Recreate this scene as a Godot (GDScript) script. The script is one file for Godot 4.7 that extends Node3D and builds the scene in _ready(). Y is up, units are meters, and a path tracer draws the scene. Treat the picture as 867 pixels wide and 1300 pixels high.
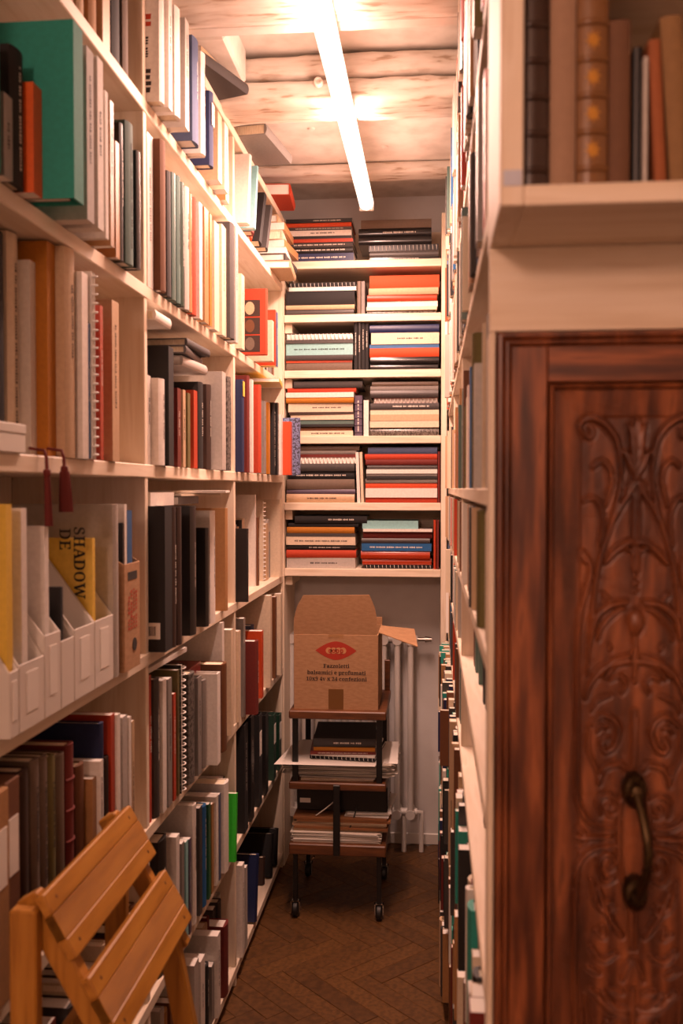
extends Node3D
# A narrow aisle between bookcases. World: camera at (0, EYE, 0), the aisle runs towards -Z.
const EYE := 1.67
const F := 1200.0
const XL := -0.656          # front plane of the long bookcase
const XR := 0.064           # front plane of the bookcase behind the cabinet
const ZB := -4.1            # front plane of the end bookcase
const ZW := -4.42           # wall at the end
const CEIL := 3.02
var cam_basis: Basis
var rng := RandomNumberGenerator.new()
var taken := {}
var mats := {}
var books := []             # records for the labels

const COL := {
	"white": "e6e0d8", "cream": "dccab0", "beige": "c4a684", "tan": "a87c4e", "brown": "6b4226", "dark_brown": "38241a",
	"red": "b43c1c", "dark_red": "6a1f17", "orange": "cb4b22", "yellow": "e8c24c", "ochre": "b5731b", "olive": "6b6236",
	"green": "2c6640", "dark_green": "15382a", "lime_green": "2ec02b", "teal": "2a9788", "light_blue": "8ec4c6", "blue": "185c95",
	"navy": "1d2850", "grey": "87827d", "light_grey": "b8b2ab", "dark_grey": "423e3d", "black": "1a191a", "purple_grey": "5b4f62",
	"grey_green": "56706a", "grey_brown": "6d5d50", "slate_blue": "4a5878", "marbled_grey": "7d7771", "marbled_blue": "8290bd",
	"leather_tan": "9e8068", "leather_gold": "7c5530", "leather_brown": "6a4932", "leather_orange": "985730", "leather_ochre": "8a6942", "bright_orange": "e6651e"}

# ------------------------------------------------------------------ pixels of the 867 x 1300 photograph to places
func ray(px: float, py: float) -> Vector3:
	return cam_basis * Vector3((px - 433.5) / F, -(py - 650.0) / F, -1.0)
func on_x(px: float, py: float, x: float) -> Vector3:
	var d := ray(px, py)
	return Vector3(0, EYE, 0) + d * (x / d.x)
func on_y(px: float, py: float, y: float) -> Vector3:
	var d := ray(px, py)
	return Vector3(0, EYE, 0) + d * ((y - EYE) / d.y)
func on_z(px: float, py: float, z: float) -> Vector3:
	var d := ray(px, py)
	return Vector3(0, EYE, 0) + d * (z / d.z)

# ------------------------------------------------------------------ mesh collecting
class MB:
	var v := PackedVector3Array()
	var n := PackedVector3Array()
	var c := PackedColorArray()
	var col := Color.WHITE
	var colored := false
	var xf := Transform3D.IDENTITY
	func tri(a: Vector3, b: Vector3, d: Vector3, na: Vector3, nb: Vector3, nd: Vector3) -> void:
		a = xf * a; b = xf * b; d = xf * d
		na = xf.basis * na; nb = xf.basis * nb; nd = xf.basis * nd
		var cr := (b - a).cross(d - a)
		if cr.dot(na + nb + nd) > 0.0:
			var t := b; b = d; d = t
			t = nb; nb = nd; nd = t
		v.append(a); v.append(b); v.append(d)
		n.append(na.normalized()); n.append(nb.normalized()); n.append(nd.normalized())
		if colored:
			for i in 3: c.append(col)
	func quad(a: Vector3, b: Vector3, d: Vector3, e: Vector3, nn := Vector3.ZERO, inside := Vector3.INF) -> void:
		if nn == Vector3.ZERO:
			nn = (b - a).cross(d - a)
			if nn.length() < 1e-12: nn = (d - a).cross(e - a)
			if nn.length() < 1e-14: return
			nn = nn.normalized()
			if inside != Vector3.INF and nn.dot((a + b + d + e) * 0.25 - inside) < 0.0: nn = -nn
		tri(a, b, d, nn, nn, nn)
		tri(a, d, e, nn, nn, nn)
	func box(lo: Vector3, hi: Vector3, bev := 0.0) -> void:
		var s := hi - lo
		var ce := (lo + hi) * 0.5
		bev = minf(bev, minf(s.x, minf(s.y, s.z)) * 0.45)
		var h := s * 0.5
		for ax in 3:
			var u := (ax + 1) % 3
			var w := (ax + 2) % 3
			for sg in [-1.0, 1.0]:
				var nn := Vector3.ZERO; nn[ax] = sg
				var q := []
				for k in [[-1, -1], [1, -1], [1, 1], [-1, 1]]:
					var p := Vector3.ZERO
					p[ax] = sg * h[ax]; p[u] = k[0] * (h[u] - bev); p[w] = k[1] * (h[w] - bev)
					q.append(ce + p)
				quad(q[0], q[1], q[2], q[3], nn)
			if bev > 0.0:
				for a in [-1.0, 1.0]:
					for b in [-1.0, 1.0]:
						var nn2 := Vector3.ZERO; nn2[u] = a; nn2[w] = b
						var e := []
						for k in [0, 1, 2, 3]:
							var p := Vector3.ZERO
							p[ax] = (h[ax] - bev) * (1.0 if k == 1 or k == 2 else -1.0)
							if k < 2:
								p[u] = a * h[u]; p[w] = b * (h[w] - bev)
							else:
								p[u] = a * (h[u] - bev); p[w] = b * h[w]
							e.append(ce + p)
						quad(e[0], e[1], e[2], e[3], nn2.normalized())
		if bev > 0.0:
			for a in [-1.0, 1.0]:
				for b in [-1.0, 1.0]:
					for d in [-1.0, 1.0]:
						var nn3 := Vector3(a, b, d).normalized()
						tri(ce + Vector3(a * h.x, b * (h.y - bev), d * (h.z - bev)), ce + Vector3(a * (h.x - bev), b * h.y, d * (h.z - bev)), ce + Vector3(a * (h.x - bev), b * (h.y - bev), d * h.z), nn3, nn3, nn3)
	# polygon in the x-z plane, from height y0 to y1
	func prism(poly: PackedVector2Array, y0: float, y1: float, smooth_from := -1, smooth_to := -1) -> void:
		var m := poly.size()
		var area := 0.0
		for i in m:
			var p := poly[i]; var q := poly[(i + 1) % m]
			area += p.x * q.y - q.x * p.y
		var sg := 1.0 if area > 0.0 else -1.0
		var en := []
		for i in m:
			var d := (poly[(i + 1) % m] - poly[i]).normalized()
			en.append(Vector3(d.y * sg, 0, -d.x * sg))
		for i in m:
			var p := poly[i]; var q := poly[(i + 1) % m]
			var n0: Vector3 = en[i]; var n1: Vector3 = en[i]
			if smooth_from >= 0 and i >= smooth_from and i < smooth_to:
				if i > smooth_from: n0 = (en[i] + en[i - 1]).normalized()
				if i < smooth_to - 1: n1 = (en[i] + en[i + 1]).normalized()
			tri(Vector3(p.x, y0, p.y), Vector3(q.x, y0, q.y), Vector3(q.x, y1, q.y), n0, n1, n1)
			tri(Vector3(p.x, y0, p.y), Vector3(q.x, y1, q.y), Vector3(p.x, y1, p.y), n0, n1, n0)
		var t := Geometry2D.triangulate_polygon(poly)
		for k in range(0, t.size(), 3):
			for yy in [[y0, Vector3.DOWN], [y1, Vector3.UP]]:
				var q := []
				for j in 3: q.append(Vector3(poly[t[k + j]].x, yy[0], poly[t[k + j]].y))
				tri(q[0], q[1], q[2], yy[1], yy[1], yy[1])
	func tube(pts: Array, r0: float, r1 := -1.0, sides := 8, caps := true) -> void:
		if r1 < 0.0: r1 = r0
		var rings := []
		var nrm := []
		var up := Vector3.UP
		for i in pts.size():
			var a: Vector3 = pts[maxi(i - 1, 0)]
			var b: Vector3 = pts[mini(i + 1, pts.size() - 1)]
			var d := (b - a).normalized()
			var ref := up if absf(d.dot(up)) < 0.95 else Vector3.RIGHT
			var s := d.cross(ref).normalized()
			var w := s.cross(d).normalized()
			var r := lerpf(r0, r1, float(i) / maxf(pts.size() - 1, 1))
			var rg := []; var nr := []
			for k in sides:
				var an := TAU * k / sides
				var o := s * cos(an) + w * sin(an)
				rg.append(pts[i] + o * r); nr.append(o)
			rings.append(rg); nrm.append(nr)
		for i in pts.size() - 1:
			for k in sides:
				var k2 := (k + 1) % sides
				tri(rings[i][k], rings[i][k2], rings[i + 1][k2], nrm[i][k], nrm[i][k2], nrm[i + 1][k2])
				tri(rings[i][k], rings[i + 1][k2], rings[i + 1][k], nrm[i][k], nrm[i + 1][k2], nrm[i + 1][k])
		if caps:
			for e in [0, pts.size() - 1]:
				var o: int = 0 if e == 0 else e - 1
				var d2: Vector3 = (pts[o + 1] - pts[o]).normalized() * (-1.0 if e == 0 else 1.0)
				for k in sides: tri(pts[e], rings[e][k], rings[e][(k + 1) % sides], d2, d2, d2)
	# profile of (radius, height) turned about the y axis
	func lathe(prof: Array, sides := 16, at := Vector3.ZERO) -> void:
		for i in prof.size() - 1:
			var p: Vector2 = prof[i]; var q: Vector2 = prof[i + 1]
			var d := (q - p).normalized()
			for k in sides:
				var a := TAU * k / sides; var b := TAU * (k + 1) / sides
				var ca := Vector3(cos(a), 0, sin(a)); var cb := Vector3(cos(b), 0, sin(b))
				var na := (ca * d.y + Vector3.DOWN * d.x).normalized(); var nb := (cb * d.y + Vector3.DOWN * d.x).normalized()
				if p.x > 1e-6: tri(at + ca * p.x + Vector3.UP * p.y, at + cb * p.x + Vector3.UP * p.y, at + cb * q.x + Vector3.UP * q.y, na, nb, nb)
				if q.x > 1e-6: tri(at + ca * p.x + Vector3.UP * p.y, at + cb * q.x + Vector3.UP * q.y, at + ca * q.x + Vector3.UP * q.y, na, nb, na)
	func mesh() -> ArrayMesh:
		var ar := []
		ar.resize(Mesh.ARRAY_MAX)
		ar[Mesh.ARRAY_VERTEX] = v
		ar[Mesh.ARRAY_NORMAL] = n
		if colored: ar[Mesh.ARRAY_COLOR] = c
		var m := ArrayMesh.new()
		m.add_surface_from_arrays(Mesh.PRIMITIVE_TRIANGLES, ar)
		return m

func numbered(called: String) -> String:
	var k: int = taken.get(called, 0)
	taken[called] = k + 1
	return called if k == 0 else "%s_%03d" % [called, k]
func obj(called: String, mb, m: Material, parent: Node = self) -> MeshInstance3D:
	var o := MeshInstance3D.new()
	o.name = numbered(called) if parent == self else called
	o.mesh = mb.mesh() if mb is MB else mb
	o.material_override = m
	parent.add_child(o, true)
	return o
func thing(called: String, label: String, category: String, xf := Transform3D.IDENTITY, group := "") -> Node3D:
	var o := Node3D.new()
	o.name = numbered(called)
	add_child(o)
	o.transform = xf
	tag(o, label, category, group)
	return o
func tag(o: Node, label: String, category: String, group := "") -> void:
	o.set_meta("label", label); o.set_meta("category", category)
	if group: o.set_meta("group", group)
func struct(called: String, mb, m: Material, label: String) -> MeshInstance3D:
	var o := obj(called, mb, m)
	o.set_meta("kind", "structure"); o.set_meta("label", label)
	return o
func boxm(lo: Vector3, hi: Vector3, bev := 0.002) -> MB:
	var b := MB.new()
	b.box(Vector3(minf(lo.x, hi.x), minf(lo.y, hi.y), minf(lo.z, hi.z)), Vector3(maxf(lo.x, hi.x), maxf(lo.y, hi.y), maxf(lo.z, hi.z)), bev)
	return b

# ------------------------------------------------------------------ materials
func noise_tex(seed_: int, freq: float, oct: int, ramp: Array, size := 256) -> ImageTexture:
	var nz := FastNoiseLite.new()
	nz.seed = seed_; nz.frequency = freq; nz.fractal_octaves = oct
	nz.noise_type = FastNoiseLite.TYPE_SIMPLEX_SMOOTH
	var im := nz.get_seamless_image(size, size)
	var g := Gradient.new()
	var offs := PackedFloat32Array(); var cs := PackedColorArray()
	for r in ramp:
		offs.append(r[0]); cs.append(Color(r[1]))
	g.offsets = offs; g.colors = cs
	var out := Image.create(size, size, false, Image.FORMAT_RGB8)
	for y in size:
		for x in size: out.set_pixel(x, y, g.sample(im.get_pixel(x, y).r))
	out.generate_mipmaps()
	return ImageTexture.create_from_image(out)
func plain(c: Color, rough := 0.6, spec := 0.5, metal := 0.0) -> StandardMaterial3D:
	var m := StandardMaterial3D.new()
	m.albedo_color = c; m.roughness = rough; m.metallic_specular = spec; m.metallic = metal
	return m
func textured(t: Texture2D, sc: Vector3, rough := 0.6, world := true, tint := Color.WHITE) -> StandardMaterial3D:
	var m := StandardMaterial3D.new()
	m.albedo_texture = t; m.albedo_color = tint
	m.uv1_triplanar = true; m.uv1_world_triplanar = world
	m.uv1_scale = sc; m.roughness = rough
	return m
func cloth(cn: String, gloss := 0) -> StandardMaterial3D:
	var key := "%s%d" % [cn, gloss]
	if not mats.has(key):
		var m := textured(mats.marble if cn.begins_with("marbled") else mats.fibre, Vector3.ONE * (9.0 if cn.begins_with("marbled") else 6.0), [0.78, 0.42, 0.2][gloss], true, Color(COL[cn]))
		mats[key] = m
	return mats[key]
func make_materials() -> void:
	mats.fibre = noise_tex(3, 0.05, 4, [[0.0, "eeedec"], [0.5, "f7f6f6"], [1.0, "ffffff"]])
	mats.marble = noise_tex(8, 0.03, 4, [[0.0, "504a46"], [0.45, "a8a29c"], [0.55, "ffffff"], [1.0, "7a7470"]])
	mats.page_tex = noise_tex(5, 0.08, 3, [[0.0, "cdbb9d"], [1.0, "efe4cf"]], 128)
	mats.pages = textured(mats.page_tex, Vector3(30, 3, 30), 0.9)
	mats.white_pages = textured(mats.fibre, Vector3(30, 3, 30), 0.9, true, Color("e9e4dc"))
	var pine := noise_tex(11, 0.012, 5, [[0.0, "d3bea3"], [0.4, "e1d0b9"], [0.7, "e7d8c4"], [1.0, "d7c3aa"]])
	mats.pine_z = textured(pine, Vector3(9, 9, 0.7), 0.55)
	mats.pine_y = textured(pine, Vector3(9, 0.7, 9), 0.55)
	mats.pine_x = textured(pine, Vector3(0.7, 9, 9), 0.55)
	var oak := noise_tex(21, 0.02, 5, [[0.0, "33190e"], [0.35, "542b18"], [0.6, "744024"], [0.85, "945632"], [1.0, "582e1a"]])
	mats.oak_y = textured(oak, Vector3(7, 0.8, 7), 0.38)
	mats.oak_x = textured(oak, Vector3(0.8, 7, 7), 0.38)
	mats.plaster = textured(noise_tex(31, 0.02, 5, [[0.0, "cfc6bb"], [0.5, "e2dad0"], [1.0, "ebe5dc"]]), Vector3.ONE * 1.3, 0.85)
	mats.wall = textured(noise_tex(32, 0.015, 4, [[0.0, "cbc7c5"], [0.5, "d5d2d0"], [1.0, "dbd8d6"]]), Vector3.ONE * 0.9, 0.8)
	mats.whitewash = textured(noise_tex(33, 0.02, 6, [[0.0, "8d7560"], [0.2, "b09a84"], [0.3, "d2c5b6"], [0.5, "ded4c8"], [1.0, "e8e1d7"]], 512), Vector3(0.55, 3.0, 3.0), 0.85)
	var par := noise_tex(41, 0.03, 4, [[0.0, "4c3418"], [0.5, "664826"], [1.0, "785732"]])
	mats.parquet = []
	for k in 5:
		mats.parquet.append(textured(par, Vector3(5, 5, 5) * (0.7 + 0.15 * k), 0.45, true, Color.from_hsv(0.07 + 0.004 * k, 0.1, 0.84 + 0.035 * k)))
	mats.card = textured(noise_tex(51, 0.04, 4, [[0.0, "a27a56"], [1.0, "b58d68"]]), Vector3(3, 9, 3), 0.85)
	var chair := noise_tex(61, 0.015, 5, [[0.0, "8f5c1e"], [0.5, "ad742a"], [1.0, "bb8436"]])
	mats.chair_z = textured(chair, Vector3(12, 12, 1.2), 0.4)
	mats.chair_y = textured(chair, Vector3(12, 1.2, 12), 0.4)
	mats.trolley = textured(noise_tex(71, 0.02, 4, [[0.0, "4e2d18"], [1.0, "7d4b28"]]), Vector3(1, 8, 8), 0.45)
	mats.steel = plain(Color("141313"), 0.4)
	mats.chrome = plain(Color("b9b4ac"), 0.25, 0.5, 1.0)
	mats.enamel = plain(Color("d8d4ce"), 0.35)
	mats.bronze = plain(Color("4a3a26"), 0.35, 0.5, 0.9)
	mats.gold = plain(Color("c08a3a"), 0.35, 0.5, 0.8)
	mats.paper = plain(Color("e2dcd3"), 0.85)
	mats.ink = plain(Color("2a2220"), 0.8)
	mats.pale_ink = plain(Color("d9d0c4"), 0.7)

# ------------------------------------------------------------------ books
# local frame: spine faces +Z at z = 0, height along +Y, thickness along X about 0, depth to -Z
func u_profile(t: float, d: float, th: float, bulge: float) -> PackedVector2Array:
	var p := PackedVector2Array()
	var h := t * 0.5
	p.append(Vector2(-h, -d))
	var nn := 6 if bulge > 0.0 else 1
	for i in nn + 1:
		var s := -1.0 + 2.0 * i / nn
		p.append(Vector2(s * h, -bulge * s * s if bulge > 0.0 else 0.0))
	p.append(Vector2(h, -d))
	p.append(Vector2(h - th, -d))
	p.append(Vector2(h - th, -bulge - th * 1.5))
	p.append(Vector2(-h + th, -bulge - th * 1.5))
	p.append(Vector2(-h + th, -d))
	return p
func lettering(len0: float, len1: float, w: float, z: float, lines := 1, off := 0.0) -> MB:
	var b := MB.new()
	for l in lines:
		var y := len0
		var cx := off + (l - (lines - 1) * 0.5) * w * 1.5
		while y < len1:
			var word := rng.randi_range(3, 8)
			for k in word:
				var lw := w * rng.randf_range(0.35, 0.6)
				if y + lw > len1: break
				var hh := w * rng.randf_range(0.28, 0.5)
				b.quad(Vector3(cx - hh, y, z), Vector3(cx + hh * rng.randf_range(0.5, 1.0), y, z), Vector3(cx + hh, y + lw, z), Vector3(cx - hh, y + lw, z), Vector3.BACK)
				y += lw + w * 0.22
			y += w * 0.6
	return b
func book(kind: String, t: float, h: float, d: float, cn: String, xf: Transform3D, place: String, order: float, opts := "") -> Node3D:
	var nm: String = {"h": "hardback_book", "p": "paperback_book", "s": "spiral_notebook", "b": "ring_binder", "x": "archive_box", "m": "magazine"}[kind]
	var o := Node3D.new()
	o.name = numbered(nm)
	add_child(o)
	o.transform = xf
	var gl := 2 if "G" in opts else (1 if kind == "p" or rng.randf() < 0.3 else 0)
	var m := cloth(cn, gl)
	var b := MB.new()
	var pg := MB.new()
	var front := 0.0
	match kind:
		"h":
			var bu := minf(t * 0.16, 0.006)
			var th := minf(0.0028, t * 0.2)
			b.prism(u_profile(t, d, th, bu), 0, h, 1, 7)
			pg.box(Vector3(-t / 2 + th, 0.003, -d + 0.004), Vector3(t / 2 - th, h - 0.003, -bu - th))
		"p", "m":
			var th := 0.0008
			b.prism(u_profile(t, d, th, 0.0), 0, h)
			pg.box(Vector3(-t / 2 + th, 0.0006, -d + 0.0008), Vector3(t / 2 - th, h - 0.0006, -th))
		"s":
			b.box(Vector3(-t / 2, 0, -d), Vector3(-t / 2 + 0.0012, h, -0.006))
			b.box(Vector3(t / 2 - 0.0012, 0, -d), Vector3(t / 2, h, -0.006))
			pg.box(Vector3(-t / 2 + 0.0014, 0.002, -d + 0.002), Vector3(t / 2 - 0.0014, h - 0.002, -0.009))
			var coil := MB.new()
			var cnt := int(h / 0.0165)
			var rr := maxf(t * 0.5 - 0.0015, 0.003)
			for k in cnt:
				var y := (k + 0.5) * h / cnt
				var pts := []
				for a in 9:
					var an := -2.0 + 4.0 * a / 8.0
					pts.append(Vector3(sin(an) * rr, y + 0.0015 * (a - 4) * 0.3, -0.008 + (cos(an) - 0.1) * 0.011))
				coil.tube(pts, 0.0009 if "K" in opts else 0.0019, -1, 5, false)
			obj("coil_binding", coil, mats.white_wire, o)
			if "K" in opts: b.box(Vector3(-t / 2 + 0.0012, 0, -0.0085), Vector3(t / 2 - 0.0012, h, -0.0065))
		"b":
			b.prism(u_profile(t, d, 0.003, 0.0), 0, h)
			pg.box(Vector3(-t / 2 + 0.006, 0.006, -d + 0.015), Vector3(t / 2 - 0.006, h - 0.012, -0.02))
		"x":
			b.box(Vector3(-t / 2, 0, -d), Vector3(t / 2, h, 0), 0.002)
			front = 0.0
	obj("cover" if kind != "x" else "box_body", b, m, o)
	if pg.v.size(): obj("page_block", pg, mats.white_pages if (kind != "h" or rng.randf() < 0.4) else mats.pages, o)
	if "T" in opts or "t" in opts:
		var dark: bool = Color(COL[cn]).get_luminance() > 0.35
		var a := h * (0.12 if "T" in opts else rng.randf_range(0.3, 0.5))
		var e := h * (0.88 if "T" in opts else rng.randf_range(0.7, 0.88))
		var l := lettering(a, e, minf(t * 0.3, 0.0075), front + 0.0007)
		if l.v.size(): obj("spine_lettering", l, mats.ink if dark else mats.pale_ink, o)
	if "L" in opts:
		var lb := MB.new()
		var y0 := h * 0.55
		lb.box(Vector3(-t * 0.34, y0, 0.0), Vector3(t * 0.34, y0 + minf(h * 0.3, 0.09), 0.0012))
		obj("label", lb, mats.paper, o)
	if "R" in opts:        # raised bands across a leather spine
		for k in 5:
			var rb := MB.new()
			var y := h * (0.1 + 0.175 * k)
			var pts := []
			for a in 7:
				var s := -1.0 + a / 3.0
				pts.append(Vector3(s * t * 0.48, y, -minf(t * 0.16, 0.006) * s * s))
			rb.tube(pts, 0.0032, -1, 6)
			obj("raised_band", rb, m, o)
	if "O" in opts:        # gilt ornaments between the bands
		for k in 4:
			var og := MB.new()
			var y := h * (0.1875 + 0.175 * k)
			for a in 8:
				var an := TAU * a / 8.0
				og.tri(Vector3(0, y, 0.0012), Vector3(cos(an) * t * 0.28, y + sin(an) * t * 0.36, 0.0008), Vector3(cos(an + 0.6) * t * 0.14, y + sin(an + 0.6) * t * 0.16, 0.0008), Vector3.BACK, Vector3.BACK, Vector3.BACK)
			obj("gilt_ornament", og, mats.gold, o)
	if "B" in opts:        # white bar code sticker on the side cover
		obj("sticker", boxm(Vector3(-t / 2 - 0.0008, 0.03, -0.062), Vector3(-t / 2, 0.068, -0.012), 0), mats.paper, o)
		var bars := MB.new()
		var zz := -0.052
		while zz < -0.022:
			var bw := rng.randf_range(0.0006, 0.002)
			bars.box(Vector3(-t / 2 - 0.0012, 0.038, zz - bw), Vector3(-t / 2 - 0.0008, 0.06, zz))
			zz += bw + 0.0014
		obj("bar_code", bars, mats.ink, o)
	if "C" in opts:        # lettering on the side cover near the spine
		for q in [[0.02, 0.085, 0.02, mats.ink], [0.1, 0.15, 0.009, mats.ink], [0.17, 0.2, 0.024, cloth("red")]]:
			var cl := obj("cover_lettering", lettering(q[0], q[1], q[2], 0.0005), q[3], o)
			cl.transform = Transform3D(Basis(Vector3.UP, -PI / 2), Vector3(-t / 2, 0, -0.034))
	if "F" in opts:        # three small pictures down the side cover
		for k in 3:
			var y0 := h * (0.04 + 0.27 * k); var y1 := y0 + h * 0.25
			obj("picture", boxm(Vector3(-t / 2 - 0.0006, y0, -0.1), Vector3(-t / 2, y1, -0.024), 0), cloth("dark_brown"), o)
			var el := MB.new()
			for a in 14:
				var a0 := TAU * a / 14.0; var a1 := TAU * (a + 1) / 14.0
				var cy := (y0 + y1) / 2; var rr := (y1 - y0)
				el.tri(Vector3(-t / 2 - 0.0009, cy, -0.06), Vector3(-t / 2 - 0.0009, cy + sin(a0) * rr * 0.4, -0.06 + cos(a0) * rr * 0.3), Vector3(-t / 2 - 0.0009, cy + sin(a1) * rr * 0.4, -0.06 + cos(a1) * rr * 0.3), Vector3.LEFT, Vector3.LEFT, Vector3.LEFT)
			obj("picture", el, cloth(["grey_brown", "brown", "beige"][k]), o)
	if "Y" in opts:        # patch at the head of the spine
		obj("spine_patch", boxm(Vector3(-t * 0.42, h * 0.82, -0.001), Vector3(t * 0.42, h * 0.98, 0.0008), 0), cloth("yellow"), o)
	o.set_meta("category", {"h": "book", "p": "book", "s": "notebook", "b": "binder", "x": "box", "m": "magazine"}[kind])
	books.append({"o": o, "c": cn.replace("_", " "), "k": {"h": "hardback", "p": "paperback", "s": "spiral notebook", "b": "ring binder", "x": "archive box", "m": "magazine"}[kind], "t": t, "h": h, "p": place, "z": order, "kind": kind})
	return o
func label_books() -> void:
	var by := {}
	for r in books:
		if not by.has(r.p): by[r.p] = []
		by[r.p].append(r)
	for p in by:
		var l: Array = by[p]
		l.sort_custom(func(a, b): return a.z < b.z)
		for i in l.size():
			var r = l[i]
			var size := "slim " if r.t < 0.018 else ("thick " if r.t > 0.042 else "")
			r.base = "%s%s %s" % [size, r.c, r.k]
			r.i = i
		var seen := {}
		for r in l: seen[r.base] = seen.get(r.base, 0) + 1
		for r in l:
			r.lab = r.base
			if seen[r.base] > 1:
				var nb = l[r.i - 1] if r.i > 0 else l[mini(1, l.size() - 1)]
				var nw: String = ("on " if "stack" in p else "next to ")
				r.lab = "%s %s%s one" % [r.base, nw, nb.c]
		var again := {}
		for r in l: again[r.lab] = again.get(r.lab, 0) + 1
		for r in l:
			if again[r.lab] > 1 and r.i > 0 and r.i < l.size() - 1 and not "stack" in p:
				r.lab = "%s between %s and %s ones" % [r.base, l[r.i - 1].c, l[r.i + 1].c]
			elif again[r.lab] > 1 and r.i < l.size() - 1 and "stack" in p:
				r.lab = "%s under %s one" % [r.base, l[r.i + 1].c]
		for r in l:
			var full := "%s, %s" % [r.lab, p]
			if full.replace("-", " ").split(" ", false).size() > 16: full = full.replace(" next to ", " by ").replace(" up, ", ", ").replace(" one,", ",")
			r.o.set_meta("label", full)
			r.o.set_meta("group", "books, " + p)

func left_xf(z: float, y: float, x: float, lean := 0.0, t := 0.0, h := 0.0) -> Transform3D:
	var bs := Basis(Vector3.UP, PI / 2)
	if lean != 0.0: bs = bs * Basis(Vector3.BACK, deg_to_rad(lean))
	return Transform3D(bs, Vector3(x, y + absf(sin(deg_to_rad(lean))) * t * 0.5, z))

const ROW_TOP := [1.185, 0.885, 0.465, 0.055, -0.38, -0.785, -1.195, -1.605]
const ROW_NAME := ["top board", "seventh shelf up", "sixth shelf up", "fifth shelf up", "fourth shelf up", "third shelf up", "second shelf up", "bottom shelf"]
const BAY := {"A": [1.2, 2.108, "chair bay"], "B": [2.132, 3.078, "middle bay"], "C": [3.102, 4.076, "trolley bay"]}
func row_y(r: int) -> float: return EYE + ROW_TOP[r]
func row_clear(r: int) -> float: return 0.4 if r == 0 else ROW_TOP[r - 1] - ROW_TOP[r] - 0.034
func place_name(bay: String, r: int) -> String:
	return "%s, %s, long bookcase" % [ROW_NAME[r], BAY[bay][2]]
# each entry: far edge of the spine in pixels, thickness in cm, top of the spine in pixels, colour, kind, how far it stands out in cm, extras
func shelf_row(bay: String, r: int, list: Array, fill := true, first := 0.0) -> void:
	var prev: float = maxf(BAY[bay][0], first)
	var place := place_name(bay, r)
	for s in list:
		var w: PackedStringArray = s.split(" ", false)
		var px := float(w[0])
		var t := float(w[1]) / 100.0
		var x := XL + float(w[5]) / 100.0
		var op := w[6] if w.size() > 6 else ("t" if rng.randf() < 0.45 else "")
		var lean := float(w[7]) if w.size() > 7 else 0.0
		var z1 := -on_x(px, 620, x).z
		if z1 - t < prev:
			z1 = prev + t
			x = on_z(px, 620, -z1).x
		z1 = minf(z1, BAY[bay][1])
		x = clampf(x, XL - 0.06, XL + 0.2)
		if fill and z1 - t - prev > 0.05: fill_row(bay, r, prev, z1 - t - 0.002, minf(x, XL) - 0.025)
		var h := on_x(px, float(w[2]), x).y - row_y(r)
		h = clampf(h, 0.1, row_clear(r))
		var d: float = minf({"h": 0.2, "p": 0.16, "s": 0.21, "b": 0.26, "x": 0.25, "m": 0.2}[w[4]] * rng.randf_range(0.9, 1.05), x + 0.97)
		d = maxf(d, minf(h * 0.62, x + 0.97))
		book(w[4], t - 0.001, h, d, w[3], left_xf(-(z1 - t / 2), row_y(r), x, lean, t, h), place, z1, op)
		prev = z1
	if fill and BAY[bay][1] - prev > 0.05: fill_row(bay, r, prev, BAY[bay][1], XL - 0.03)
func fill_row(bay: String, r: int, z0: float, z1: float, x: float) -> void:
	var z := z0
	var pal := ["white", "cream", "beige", "grey", "dark_red", "black", "brown", "slate_blue", "light_grey", "dark_grey", "tan"]
	while z < z1 - 0.02:
		var t := rng.randf_range(0.028, 0.052)
		if z + t > z1: t = z1 - z
		if t < 0.012: break
		var h := minf(rng.randf_range(0.19, 0.27), row_clear(r))
		book("p" if rng.randf() < 0.5 else "h", t - 0.001, h, rng.randf_range(0.15, 0.2), pal[rng.randi() % pal.size()], left_xf(-(z + t / 2), row_y(r), x - rng.randf() * 0.015, 0), place_name(bay, r), z + t, "")
		z += t
# a book lying flat: spine towards the aisle, on y
func flat(kind: String, zc: float, y: float, x: float, t: float, h: float, d: float, cn: String, place: String, turn := 0.0, opts := "", pitch := 0.0) -> void:
	var bs := Basis(Vector3.UP, PI / 2 + deg_to_rad(turn)) * Basis(Vector3.RIGHT, deg_to_rad(pitch)) * Basis(Vector3.BACK, PI / 2)
	book(kind, t, h, d, cn, Transform3D(bs, Vector3(x, y + t / 2, -zc) + bs * Vector3(0, -h / 2, 0)), place, 100.0 + y, opts)

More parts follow.
